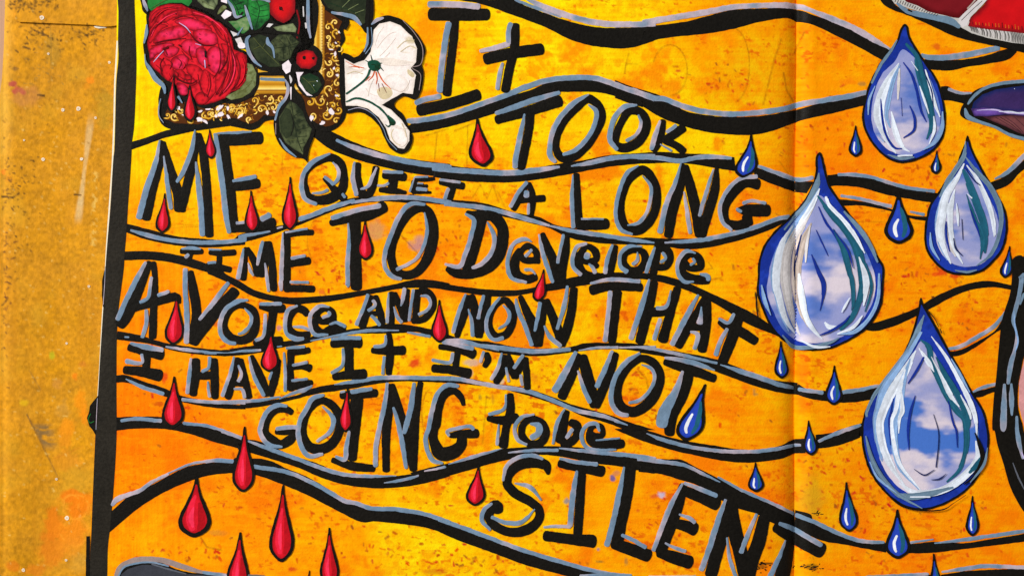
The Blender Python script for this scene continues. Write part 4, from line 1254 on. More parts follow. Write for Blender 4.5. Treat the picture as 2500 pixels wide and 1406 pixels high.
k 62: 970,780,50 930,880,76 902,965,50
k 58: 988,775,60 1002,900 1012,1062
g 28: 792,740,16 760,860 698,975
g 18: 825,865 852,992
g 26: 978,755 890,878
g 24: 953,925 968,1025
O letter
k 84: 1450,745,70 1400,900,86 1298,1142,80
k 92: 1475,755,84 1530,950,98 1592,1215,84
k 78: 1768,735,66 1720,900,80 1592,1215,80
g 46: 1430,728,26 1340,900,50 1238,1080,54
g 34: 1443,892,14 1490,1040 1552,1175
g 36: 1740,720,22 1680,870 1602,1042
O letter
kc 84: @C3 230,790,64 330,825,76 388,930,80 368,1060,86 280,1185,92 155,1248,88 50,1190,80 28,1080,66 58,960,64 140,845,66
g 36: @C2 1980,742,20 1860,820 1770,940 1730,1080 1740,1190 1800,1262 1882,1278,24
g 26: @C3 232,842,8 320,880 346,960 290,1080 210,1150 120,1172,18
O letter
k 86: 420,815,60 600,868,92 875,968,72
k 98: 650,890,86 590,1080,100 485,1290,112 @D3 470,205,80
g 36: @C3 428,783,18 600,808 750,850 862,892,10
g 60: 587,895,20 530,1060,50 425,1260,90 400,1385,84
@C1
O letter
k 60: 758,1258,50 680,1222,64 600,1240,60 540,1310,60 520,1400,56 @D1 528,180,62 570,230,80 650,275,80 740,225,80 775,160,56
k 46: 600,165 690,172 782,150,50
g 34: @C1 710,1200,20 620,1190 530,1250 480,1370 @D1 472,160 510,240 570,285 668,295,16
g 32: 607,145 700,128 795,128
O letter
kc 78: @C1 1000,1150,64 1090,1190,72 1160,1300,75 1150,1420,80 1090,1520,84 1000,1565,88 905,1550,84 850,1460,64 850,1340,60 910,1210,60
g 36: 1028,1102,20 930,1130 868,1230 @D1 820,60 802,180 832,300 890,372 1018,358,22
g 32: @C1 1008,1198,10 1090,1280 @D1 1105,70,38 1080,160 958,252,20
O letter
k 80: @C1 1155,1110,60 1340,1090,90 1488,1085,66
k 100: 1310,1110,110 @D1 1288,60,108 1272,250,92 1262,420,84
k 70: 1085,405,46 1270,460,76 1465,482,60
g 32: @C1 1248,1078 1440,1048
g 18: 1162,1082 1206,1070
g 34: @D1 1240,155,20 1215,300 1200,402 1118,378,18
O letter
k 72: @C1 1592,1005,46 1575,1200,80 @D1 1556,200,74 1555,515,62
k 88: @C1 1600,1005,54 1660,1220,80 @D1 1700,120,94 1755,300,104 1795,508,64
k 80: @C1 1852,985,48 1815,1250,66 @D1 1800,100,80 1790,300,86 1790,505,60
g 36: @C1 1567,995,22 1540,1200 @D1 1510,80 1470,300 1465,470
g 30: @C1 1618,1205,18 @D1 1650,60 1692,250,38 1728,485,26
g 42: @C1 1797,995,26 1770,1200 @D1 1745,50 1708,185,32
@C2
O letter
k 80: 465,1195,30 440,1120,56 380,1068,64 300,1092,80 250,1200,78 230,1350,72 @D2 205,150,78 208,250,84 265,350,120 360,345,120 440,280,96 450,200,80
k 64: 335,200,40 450,185,70 598,182,84
g 34: @C2 425,1028,24 320,1020 240,1090 190,1250 160,1400 @D2 140,200 150,320 200,410 288,437,18
g 26: 342,205 320,165 420,135 520,120 552,152
O letter
k 74: @C2 862,1085,54 865,1230,76 @D2 825,150,70 800,310,84
k 80: @D2 660,50,46 800,70,80 940,40,84
g 24: @C2 827,1095,12 810,1220 675,1270,26
g 26: @D2 765,100,12 750,285
O letter
kc 66: @D2 1040,58,60 1130,92,72 1170,180,70 1120,262,72 1030,270,66 962,190,62 972,112,60
g 28: 1072,18,14 960,42 902,130 930,240 1010,278,20
g 46: 1032,98,12 1105,115,46 1108,175,50 1035,225,36
O letter
k 80: 1350,-20,50 1315,130,80 1290,270,90
k 68: 1365,80,60 1430,112,80 1432,200,72 1370,262,70 1290,268
g 30: @C2 1332,1220,12 @D2 1270,80 1228,275,20
g 28: @D2 1402,138 1342,225
O letter
kc 50: 1575,120,44 1640,120,50 1655,190,50 1590,205,60 1545,170,56
k 70: 1545,160,60 1545,240,60 1620,285,80 1740,275,92 1848,268,70
g 28: 1632,165,18 1600,98 1520,112 1475,190 1500,280 1560,317 1775,320,14
g 12: 1595,240 1700,230,16 1805,222
@D2
O letter
k 84: 1192,535,26 1170,458,86 1080,430,92 950,450,88 860,522,78 838,610,80 900,690,84 1030,762,80 1110,835,76 1110,910,78 1020,1000,90 870,1028,80 735,975,78 680,905,78 690,840,90 745,800,100 765,870,80
g 30: 1148,402,20 1060,370 930,388 832,460 802,590,18
g 34: 900,608,10 1030,640 1132,755,12
g 30: 712,778,18 642,830 618,920 695,1012,16
g 32: 698,895,26 820,945 960,940 1075,828,10
O letter
k 90: 1270,435,70 1460,468,92 1678,512,100
k 78: 1475,490 1460,800 1440,1060
k 96: 1142,1055,90 1370,1085,92 1605,1108,116
g 30: 1285,395,18 1450,430 1618,445
g 40: 1437,498,18 1405,680 1375,985
g 24: 1385,980 1270,975 1148,985,16
O letter
k 100: 1895,450 1865,700 1812,950 1780,1130
k 104: 1728,1115,90 1900,1175,106 2075,1235,112
g 40: 1842,465,14 1800,680 1740,960 1688,1150
g 30: 1815,1048,22 1920,1095 2032,1160
@D3
O letter
k 96: 595,610,70 540,800,100 450,1050,102 385,1225,90
k 106: 360,1195,76 500,1240,108 675,1295,116
k 96: 585,670,90 750,730,100 905,800,116
k 100: 490,945,84 600,970,96 716,1012,128
g 36: 587,605,14 490,780 400,1000 332,1190,30
g 32: 595,603,22 720,650 885,718
g 30: 552,872,12 640,905 695,948
g 26: 432,1118,12 520,1160 615,1192
O letter
k 108: 1000,730,90 950,950 880,1200 820,1420
k 124: 990,760,110 1030,1000 1080,1200 1135,1440
k 118: 1290,880,100 1240,1100 1185,1250 1140,1440
g 40: 955,742,22 890,920 800,1200 740,1358
g 28: 965,1070,14 990,1260 1048,1430
g 34: 1222,866,20 1150,1030 1080,1208
O letter
k 120: 1365,970,90 1550,1070,130 1806,1200,136
k 110: 1520,1080,84 1500,1200,100 1470,1320,130 1430,1450,130
g 36: 1410,950,30 1550,1010 1785,1142
g 32: 1473,1098,12 1420,1230 1330,1420,40
"""

# small drops: tip, bottom, width (all in tile units), kind
def small_drop(kind, tip, bot, w, lean=0.0, label=None, hl=True):
    (x0, y0, _), = points(tip); (x1, y1, _), = points(bot); w = w * K; lean = lean * K
    L = y1 - y0; base = ZB['red_drip'] + (3.4 if x0 < 490 and y0 < 230 else 0); serial[0] += 1
    cx = lambda t: x0 + (x1 - x0) * t + lean * math.sin(math.pi * t)
    def contour(sc, top, bt=1.0):
        prof = [(0, .05), (.12, .16), (.3, .36), (.48, .66), (.64, .92), (.76, 1.0), (.87, .86), (.95, .5), (1, .12)]
        R = []
        for t, p in prof:
            tt = top + (bt - top) * t
            R.append((cx(tt), y0 + L * tt, p * w / 2 * sc))
        return [(x + h, y) for x, y, h in R] + [(x - h, y) for x, y, h in reversed(R)]
    inset = max(5.6, w * .13) if kind == 'red' else max(6.0, w * .12)
    g = Geo(); fill(contour(1, 0), base, col_fn('black'), g, True, 1.0, 5, 0)
    name = 'red_drip' if kind == 'red' else 'blue_teardrop'
    root = g.link(name, M_BLACK, JOURNAL, label)
    sc = 1 - 2 * inset / w; top = .13 if kind == 'red' else .17; bt = 1 - inset / L
    g = Geo(); fill(contour(sc, top, bt), base + .25, col_fn('crimson>red:9' if kind == 'red' else 'blue>cobalt:4', serial[0]), g, True, .7, 4, 0)
    g.link('fill', M_PAINT, root)
    sd = (serial[0] * 37 % 11) / 11 - .5
    def path(pts, wd, colour, z, nm):
        g = Geo(); P = [(cx(t) + u * w / 2 * sc, y0 + L * t, wd * w * q) for u, t, q in pts]
        stroke(P, base + z, col_fn(colour, serial[0]), g, False, .7, .6, 3, .12); g.link(nm, M_PAINT, root)
    if not hl: return
    if kind == 'red':
        path([(.32, .42, .4), (.5, .62, 1), (.55, .78, 1), (.3, .9, .6)], .20, 'crimson', .33, 'facet')
        path([(0, .3, .3), (-.28 + sd * .2, .52, .8), (-.36, .72, 1), (-.12, .9, .7)], .24, 'pink', .36, 'highlight')
        path([(-.12, .5, .3), (-.22 + sd * .3, .68, 1), (-.1, .84, .5)], .15, 'hot', .42, 'highlight')
    else:
        path([(.15, .3, .4), (.45, .5, 1), (.55, .72, 1), (.35, .88, .6)], .16, 'teal', .33, 'teal_stroke')
        path([(-.12 + sd * .3, .52, .6), (-.36, .66, 1), (-.36 + sd * .1, .78, 1), (-.16, .87, .7)], .12, 'bright', .40, 'highlight')

def small_drops():
    R, B = 'red', 'blue'
    for a in [(R, '@A2 580,1015', '@B2 632,376', 212, -8), (R, '@B0 1800,58', '@B0 1812,310', 108, 0), (R, '@B0 1415,608', '@B0 1395,947', 128, 0), (R, '@B1 398,582', '@B1 410,938', 130, 0), (R, '@B1 735,466', '@B1 730,920', 142, 0),
              (R, '@B1 1375,832', '@B1 1380,1178', 142, 0), (R, '@C0 1520,245', '@C0 1488,672', 168, 4), (R, '@C0 1497,943', '@C0 1482,1382', 196, 0), (R, '@C1 572,560', '@C1 553,906', 162, 0), (R, '@C1 2012,288', '@C1 2015,652', 148, 0),
              (R, '@C1 1228,1035', '@D1 1208,168', 122, -6), (R, '@B2 1150,1256', '@C2 1095,302', 118, 6), (R, '@D2 592,453', '@D2 560,802', 172, 0), (R, '@D1 342,122', '@D1 330,684', 196, 0), (R, '@D0 1688,553', '@D0 1665,1070', 284, 0),
              (R, '@D1 672,622', '@D1 657,1280', 216, 0), (R, '@D1 306,1028', '@D1 275,1540', 200, 0), (R, '@D1 1070,988', '@D1 1072,1490', 168, 0), (R, '@A0 1495,655', '@A0 1478,968', 100, -6), (R, '@A0 1632,735', '@A0 1635,1048', 118, 0),
              (R, '@D1 896,1353', '@D1 890,1620', 74, 0),
              (B, '@A3 1175,1152', '@B3 1100,470', 190, 18), (B, '@A4 663,1078', '@A4 665,1348', 120, 0), (B, '@B4 1360,238', '@B4 1350,442', 92, 0), (B, '@B4 1030,590', '@B4 1035,1040', 250, 0), (B, '@B4 1985,1058', '@B4 1945,1332', 112, 4),
              (B, '@C3 1428,640', '@C3 1440,962', 132, 0), (B, '@C3 1887,850', '@C3 1880,1188', 150, 0), (B, '@C3 780,1008', '@D3 612,244', 236, -4), (B, '@D3 1664,72', '@D3 1688,368', 128, 0), (B, '@D3 1210,430', '@D3 1215,682', 142, 0),
              (B, '@D3 1988,598', '@D3 2015,1022', 166, 0), (B, '@D4 1020,832', '@D4 1025,1254', 216, 0), (B, '@D4 1665,714', '@D4 1665,1058', 120, 0), (B, '@D4 1330,1208', '@D4 1362,1600', 130, 0)]:
        small_drop(*a)

def inset(pts, d):
    P = catmull(np.array(pts)[:, :2], True, 12)
    area = np.sum(P[:, 0] * np.roll(P[:, 1], -1) - np.roll(P[:, 0], -1) * P[:, 1])
    tg = np.roll(P, -2, 0) - np.roll(P, 2, 0); tg /= np.hypot(tg[:, 0], tg[:, 1])[:, None]
    nm = np.stack([-tg[:, 1], tg[:, 0]], 1) * (1 if area > 0 else -1)
    Q = P + nm * d
    # keep only points that really lie that deep
    keep = []
    for q in Q:
        if np.min(np.hypot(P[:, 0] - q[0], P[:, 1] - q[1])) > d * .93: keep.append(q)
    K2 = np.array(keep)
    return [(a, b) for a, b in K2]

CLOUD_DROPS = """
T cloud teardrop at the top of the right page, mostly pale with one teal streak
P @A4 1085,208 1045,260 1020,340 960,430 880,530 790,700 742,850 720,1000 750,1140 840,1280 950,1372 1060,1402 1200,1372 1340,1290 1420,1170 1437,1000 1410,820 1360,680 1270,540 1190,420 1130,310 1112,230
C @A4 1065,430 1000,530 890,640 825,800 800,980 822,1130 920,1270 1050,1330 1200,1310 1320,1230 1385,1080 1380,900 1330,740 1240,590 1160,490
s slate 24: 1020,345,10 965,440 880,560 800,720,20
s white 70: 1035,545,12 940,700,60 880,850,84 862,1000,90 900,1120,70 960,1240,44 1010,1320,14
s lb 34: 1045,560,12 990,680 950,850 930,1000 960,1100,14
s white 44: 970,960,12 1010,1150,50 1070,1270,36 1128,1305,10
s cream 26: 1040,590,12 1030,720 1025,860,10
s dkblue 20: 878,850,8 890,1000 920,1150 1000,1272 1062,1278,8
s lb 22: 770,990,8 780,860 830,740,8
s teal 60: 1090,378,24 1180,480,48 1212,620,74 1255,780,72 1300,950,62 1312,1080,52 1270,1200,12
s dkblue 22: 1070,538,8 1140,640 1190,800 1222,950 1268,1050,8
s white 18: 1140,530,6 1195,610,8
s white 20: 1210,740,8 1250,860 1290,980,8
s dkblue 22: 1125,908,8 1165,1010 1160,1120 1070,1187,8
s dkblue 10: 1050,840,4 1060,1000,4
s white 26: 1258,600,8 1300,750 1342,900 1385,1010,10
s white 26: 1330,1000,8 1335,1120 1290,1240,8
s navy 12: 1240,600,6 1310,780 1330,920,6
s lb 34: 1405,960,10 1400,1100 1340,1220 1240,1290,10
s slate 28: 935,1330,10 1050,1362 1165,1352,12
s white 14: 1020,1340 1150,1335
s lb 16: 850,1160,6 905,1220,8
T cloud teardrop at the right edge beside the purple shape, with two teal streaks
P @B4 1620,108 1595,190 1560,270 1530,360 1450,470 1380,580 1300,700 1265,830 1250,960 1265,1080 1330,1190 1440,1280 1590,1308 1740,1280 1850,1190 1930,1080 1967,920 1950,760 1890,630 1820,520 1740,380 1670,240 1640,150
C @B4 1590,400 1500,520 1420,660 1370,820 1350,980 1400,1120 1500,1210 1620,1235 1740,1210 1840,1110 1890,960 1875,800 1800,640 1700,500
s slate 40: 1605,160,10 1590,284,38 1520,400 1440,520 1380,640,16
s slate 44: 1600,290,12 1700,420,34 1820,560 1905,760 1895,950,34 1820,1130,30 1700,1225,12
s lb 60: 1560,420,12 1470,560 1400,720,66 1365,900,50 1400,1060,40 1450,1180,10
s white 64: 1592,350,12 1530,480,40 1440,620,64 1400,800,76 1385,950,72 1420,1080,50 1480,1210,14
s white 44: 1512,570,14 1475,720,50 1475,900 1510,1080,40 1582,1212,8
s cream 30: 1440,900,10 1460,1040 1520,1150,10
s white 30: 1612,365,10 1700,480 1760,600,40 1820,760,44 1862,965,10
s white 40: 1800,700,8 1840,840 1850,980,10
s teal 62: 1580,400,26 1640,540,60 1700,700,64 1762,880,62 1775,1000,50 1768,1120,22
s teal 36: 1610,615,8 1680,820 1748,1000,42 1728,1170,12
s white 14: 1618,610,6 1660,650
s white 22: 1525,690,6 1535,800 1540,890,8
s dkblue 20: 1435,845,8 1440,980 1467,1105,8
s navy 14: 1570,825,6 1580,1005,6
s navy 16: 1500,990,8 1520,1080 1577,1142,6
s navy 12: 1600,395,6 1680,500 1730,540,6
s dkblue 16: 1640,740,6 1700,900 1725,980,6
s lb 26: 1300,940,8 1310,1060 1380,1180,8
s slate 22: 1510,1265,8 1620,1280 1700,1262,8
T largest cloud teardrop, lying across the fold between the pages
P @B4 358,250 325,290 320,430 290,540 200,700 100,810 @B3 1380,925 1290,1040 1240,1180 1228,1340 @C3 1222,220 1270,370 1340,520 1450,640 1580,705 1700,725 1820,712 @C4 500,690 740,555 830,450 890,320 905,150 @B4 905,1230 870,1170 800,1040 720,910 600,765 520,650 450,545 412,420 385,300
C @B4 345,620 250,760 @B3 1540,880 1420,1020 1350,1180 1320,1340 @C3 1310,220 1370,400 1450,540 1580,640 1720,660 1880,630 @C4 620,560 740,430 820,270 830,100 @B4 800,1220 720,1050 600,880 470,730
s slate 40: @B3 1755,430,12 1740,520,50 1660,680,40 1560,800,30 1460,920,20
s lb 60: @B3 1760,560,10 1650,750,44 1520,930,50 1420,1100,60 1370,1300,60 @C3 1385,200,60 1430,400,40 1500,560,12
s cream 70: @B3 1720,700,14 1600,900,66 1500,1080,80 1470,1300,90 @C3 1490,250,80 1540,450,50 1600,600,14
s white 54: @B3 1540,880,12 1450,1020,50 1400,1200,66 1390,1400,66 @C3 1410,250,60 1470,450,44 1570,590,12
s tan 60: @B3 1690,860,14 1620,1020,60 1580,1200,66 1575,1400,56 @C3 1580,250,50 1620,420,40 1660,520,12
s white 34: @B3 1760,565,10 1700,700,40 1600,860,30 1540,980,10
s brownline 30: @B3 1600,950,8 1560,1100,34 1545,1300,34 @C3 1545,200,24 1570,330,8
s navy 16: @B3 1610,960,6 1575,1120,20 1555,1250,18 1560,1350,6
s white 44: @C3 1590,60,20 1610,250,50 1640,420,44 1700,540,40 1785,625,10
s cream 24: @B3 1680,880,8 1650,1050 1640,1200,10
s dkblue 32: @B3 1688,1128,10 1750,1280,34 @C3 1792,150,42 1785,280,24 1760,382,6
s dkblue 12: @B3 1728,918,6 1780,1030 1832,1142,5
s dkblue 20: @B3 1748,718,8 1810,850 1880,950 1930,1050,6
s teal 58: @B4 335,625,16 450,780,54 560,900,62 650,1030,74 705,1200,76 722,1400,62 @C4 722,150,60 690,300,54 620,450,54 525,548,30
s teal 44: @B4 470,910,8 560,1100,50 612,1300,44 @C4 625,100,42 640,300,30 625,380,10
s white 40: @B4 405,632,30 430,700,30 560,840,34 650,960,34 740,1120,10
s white 50: @B4 690,1150,10 740,1300,50 @C4 752,150,54 728,340,14
s teal 26: @B4 745,1200,10 790,1350 @C4 795,200,26 740,392,10
s slate 44: @B4 560,760,16 700,920,40 790,1060,34 850,1200,20
s lb 30: @C4 862,60,16 850,280 780,440 650,560,34 500,582,14
s white 24: @C4 720,420,10 640,520,30 500,580,10
s slate 34: @C3 1440,590,12 1540,690 1700,690 @C4 450,650,30 520,612,8
s white 24: @C3 1600,640,10 1730,692 1850,688,8
s white 34: @C3 1800,478,12 1840,520,42 1925,515,8
s dkblue 20: @C4 350,590,8 440,555 560,480 610,420,8
s lb 30: @C3 1260,160,12 1290,300,34 1340,420,10
s white 20: @C4 540,395,8 570,340 610,270,8
s black 9: @C3 1222,240 1215,350 1236,455
s dkblue 16: @B4 470,920,6 590,1090 640,1250,6
T cloud teardrop low on the right page holding a bright blue sky
P @C4 1225,268 1190,400 1150,560 1085,720 1000,850 880,1010 790,1140 725,1300 @D4 712,180 728,330 780,500 880,650 1000,765 1110,822 1245,838 1400,800 1600,685 1720,545 1790,390 1812,240 1795,100 @C4 1760,1230 1650,1050 1560,880 1455,700 1380,560 1290,400 1245,320
C @C4 1230,640 1140,780 1010,950 890,1120 830,1280 @D4 830,100 840,280 900,470 1010,620 1150,710 1290,720 1430,680 1570,590 1680,450 1720,280 1700,100 @C4 1620,1220 1500,1010 1390,830 1300,690
s slate 44: 1250,418,14 1200,545,46 1120,710,42 1000,870,34 900,1000,34 820,1110,30 755,1260,30 @D4 760,40,20
s lb 56: @C4 1225,560,24 1130,720,40 1020,880,50 900,1060,60 850,1230,50 @D4 835,60,50 850,260,40 890,420,14
s white 70: @C4 1180,720,16 1085,900,70 970,1080,80 885,1280,70 @D4 870,100,66 900,300,64 980,480,54 1085,630,14
s lb 50: @C4 1130,790,14 1065,1000,56 1030,1250,56 @D4 1000,100,50 1000,300,56 1050,480,44 1205,662,10
s white 34: @C4 1090,880,12 1040,1050,40 1000,1250,34 @D4 970,60,34 990,260,34 1040,440,30 1235,685,8
s white 34: @C4 1050,1050,12 1060,1250,40 @D4 1040,40,30 1030,180,12
s dkblue 18: @C4 985,1130,6 960,1270 @D4 950,60 960,280,6
s teal 50: @C4 1215,628,14 1290,690,50 1312,820,56 1370,950,56 1440,1100,54 1540,1250,54 @D4 1590,50,50 1612,200,50 1600,350,40 1545,500,40 1440,597,18
s teal 44: @C4 1350,775,10 1440,950,50 1550,1130,54 1620,1300,54 @D4 1632,100,40 1600,190,10
s white 30: @C4 1205,700,10 1290,830,40 1335,905,6
s white 26: @C4 1310,775,6 1400,950,26 1480,1110,42 1552,1205,10
s white 28: @C4 1310,600,10 1440,780 1540,960,32 1650,1180,44 @D4 1690,60,34 1700,200,12
s lb 24: @C4 1480,790,8 1560,930 1640,1080,8
s white 20: @C4 1560,1100,8 1640,1260,24 @D4 1650,60,10
s dkblue 24: @C4 1247,775,14 1180,900 1108,1005,8
s dkblue 22: @C4 1172,1105,6 1130,1250 @D4 1110,150 1117,322,6
s dkblue 18: @C4 1455,1150,8 1500,1350 @D4 1522,150 1532,302,6
s navy 10: @D4 1328,15,4 1372,180,8 1350,472,10
s navy 10: @D4 1160,485,4 1250,535,12 1337,490,4
s navy 10: @D4 1308,577,4 1380,568,12 1437,524,4
s white 56: @D4 1030,600,14 1180,690,56 1400,665,60 1590,545,66 1700,400,56 1690,240,16
s slate 42: @D4 1000,690,14 1130,720,54 1300,695,50 1500,640,20
s slate 36: @D4 745,200,14 800,400,36 900,572 1020,700 1232,822,8
s lb 20: @D4 780,420,8 850,560 1010,690,8
s teal 44: @D4 1750,360,20 1720,420 1630,520,30
s black 22: @D4 1680,172,10 1735,310,34 1745,390,34 1680,540,30 1588,617,10
s slate 24: @D4 1790,300,8 1760,440 1640,600,8
s white 12: @D4 1125,722 1300,722
s black 7: @C4 1275,372 1340,455 1372,520
s black 7: @C4 1382,535 1400,575
s black 12: @D4 965,735 1050,798 1200,836 1420,826,10 1500,775,5 1605,705,4
"""
def cloud_drops():
    base = ZB['cloud_teardrop']; root = None; inc = .14; P = None
    for ln in CLOUD_DROPS.strip().splitlines():
        if ln[0] == 'T': label = ln[2:]; serial[0] += 1; cnt = 0; continue
        if ln[0] == 'P':
            P = points(ln[2:])
            g = Geo(); fill(P, base, col_fn('black'), g, True, 1.0, 5, 0); root = g.link('cloud_teardrop', M_BLACK, JOURNAL, label)
            g = Geo(); fill(inset(P, 5.6), base + .45, col_fn('blue~dkblue', serial[0]), g, True, .8, 5, 0); g.link('blue_rim', M_PAINT, root)
            continue
        if ln[0] == 'C':
            C = points(ln[2:])
            g = Geo(); fill(C, base + .75, col_fn('cloudblue' if label.endswith('sky') else 'cloud', serial[0] * 5), g, True, .8, 4.0, 0); g.link('cloud_picture', M_PRINT, root)
            continue
        head, _, rest = ln.partition(': '); h = head.split(); cnt += 1
        pts = points(rest, float(h[2])); colour = h[1]
        wm = max(p[2] for p in pts)
        if wm < 9.5:
            g = Geo(); stroke(pts, base + .95 + inc * cnt, col_fn(colour, cnt), g, False, .6, .6, 4, .1); g.link('brush_stroke', M_BLACK if colour == 'black' else M_PAINT, root)
        else:
            # a wide brush pulls several hairs of paint: lay them side by side inside one stroke
            g = Geo(); m = 3 if wm < 15 else 4
            c = catmull(pts, False, 10); tg = np.gradient(c[:, :2], axis=0); tg /= np.hypot(tg[:, 0], tg[:, 1])[:, None] + 1e-9
            rr = random.Random(cnt * 7 + serial[0])
            stroke([(a, b, w * .8) for a, b, w in c.tolist()], base + .95 + inc * cnt, col_fn(colour, cnt), g, False, .6, .6, 4, .06)
            for k in range(m):
                off = (k - (m - 1) / 2) / m
                a0 = int(rr.uniform(0, .2) * len(c)); a1 = int(len(c) * rr.uniform(.75, 1.0))
                seg = [(x - ty * off * w, y + tx * off * w, w / m * 1.05) for (x, y, w), (tx, ty) in zip(c.tolist(), tg.tolist())][a0:a1]
                if len(seg) > 2:
                    sh = rr.uniform(.8, 1.15)
                    f = col_fn(colour, cnt * 5 + k)
                    stroke(seg, base + .97 + inc * cnt + .02 * k, lambda x, y, t, f=f, sh=sh: f(x, y, t) * sh, g, False, .7, .8, 5, .1)
            g.link('brush_stroke', M_PAINT, root)

def dry_marks():
    """short dry-brush ticks of black where the marker skipped, too many to count"""
    g = Geo(); r = random.Random(12); f = col_fn('black')
    for cx, cy, sx, sy, n in [(1858, 1378, 24, 16, 26), (1975, 1384, 28, 9, 30), (1995, 1255, 14, 4, 10), (1935, 790, 8, 8, 6), (1915, 455, 12, 5, 10), (1910, 535, 8, 6, 6), (2275, 735, 8, 14, 8)]:
        for _ in range(n):
            x = r.gauss(cx, sx * .5); y = r.gauss(cy, sy * .5); a = r.gauss(-.35, .4); l = r.uniform(2, 8)
            stroke([(x, y, r.uniform(1.2, 3)), (x + l * math.cos(a), y + l * math.sin(a), 1.4)], .8, f, g, False, .3, .5, 3, .2)
    o = g.link('dry_brush_marks', M_BLACK, JOURNAL, 'skipped dry-brush ticks of black paint'); o['kind'] = 'stuff'

COLLAGE_A = """
O ornate_frame | corner of a gilded ornate picture frame cut from print, black outline round it
bf: @A1 790,-60 790,300 450,560 450,640 440,800 200,880 0,930 @A0 1760,900 1600,800 1450,640 1365,820 1362,920 1360,1000 1395,1075 1480,1115 1600,1128 1800,1108 1950,1085 2040,1078 @A1 200,1078 330,1105 400,1118 460,1098 520,1045 600,1035 760,1080 945,1110 1050,1135 1130,1105 1200,1025 1215,920 1200,800 1192,600 1172,480 1165,420 1205,340 1190,260 1242,195 1215,150 1100,100 1010,-60
F print_ground brown: @A1 1030,90 1110,140 1180,190 1150,260 1170,330 1130,420 1150,520 1168,640 1180,850 1180,960 1160,1030 1100,1075 1040,1090 960,1060 890,1000 800,900 700,900 640,990 590,1000 510,990 460,1040 400,1065 340,1050 260,1015 100,1020 @A0 1700,1070 1600,1065 1500,1060 1440,1030 1420,980 1440,930 1560,880 1900,880 @A1 200,900 420,840 700,830 800,815 1020,810
F carved_band brown: @A1 1030,95 1110,140 1160,190 1145,260 1135,330 1165,400 1120,450 1150,540 1165,640 1150,700 1170,780 1172,900 1168,1000 1110,1068 1050,1080 980,1040 1000,950 930,930 870,880 790,815 1030,812
F carved_band brown: @A1 230,900 420,838 440,815 710,812 700,880 660,960 590,985 520,965 460,1000 420,1060 370,1055 330,1000 250,960 210,990 100,1010 0,1005 @A0 1820,1010 1740,1035 1690,980 1760,960 1830,910 1960,880
F carved_band brown: @A0 1425,960 1480,985 1560,930 1590,1010 1640,1020 1700,1055 1500,1055 1440,1020
F gilt_bar bar_v 4: @A1 925,-60 1000,-60 1030,60 1030,812 1012,800 930,690
F gilt_bar bar_h 4: @A1 420,560 440,655 700,655 780,655 930,655 1030,812 700,812 420,812
s gilt_line slate 26: @A1 475,682 700,690
F print_scrap gold: @A1 455,575 520,600 640,608 648,622 460,628
s outline black 22: @A1 430,640 560,630 660,632
"""
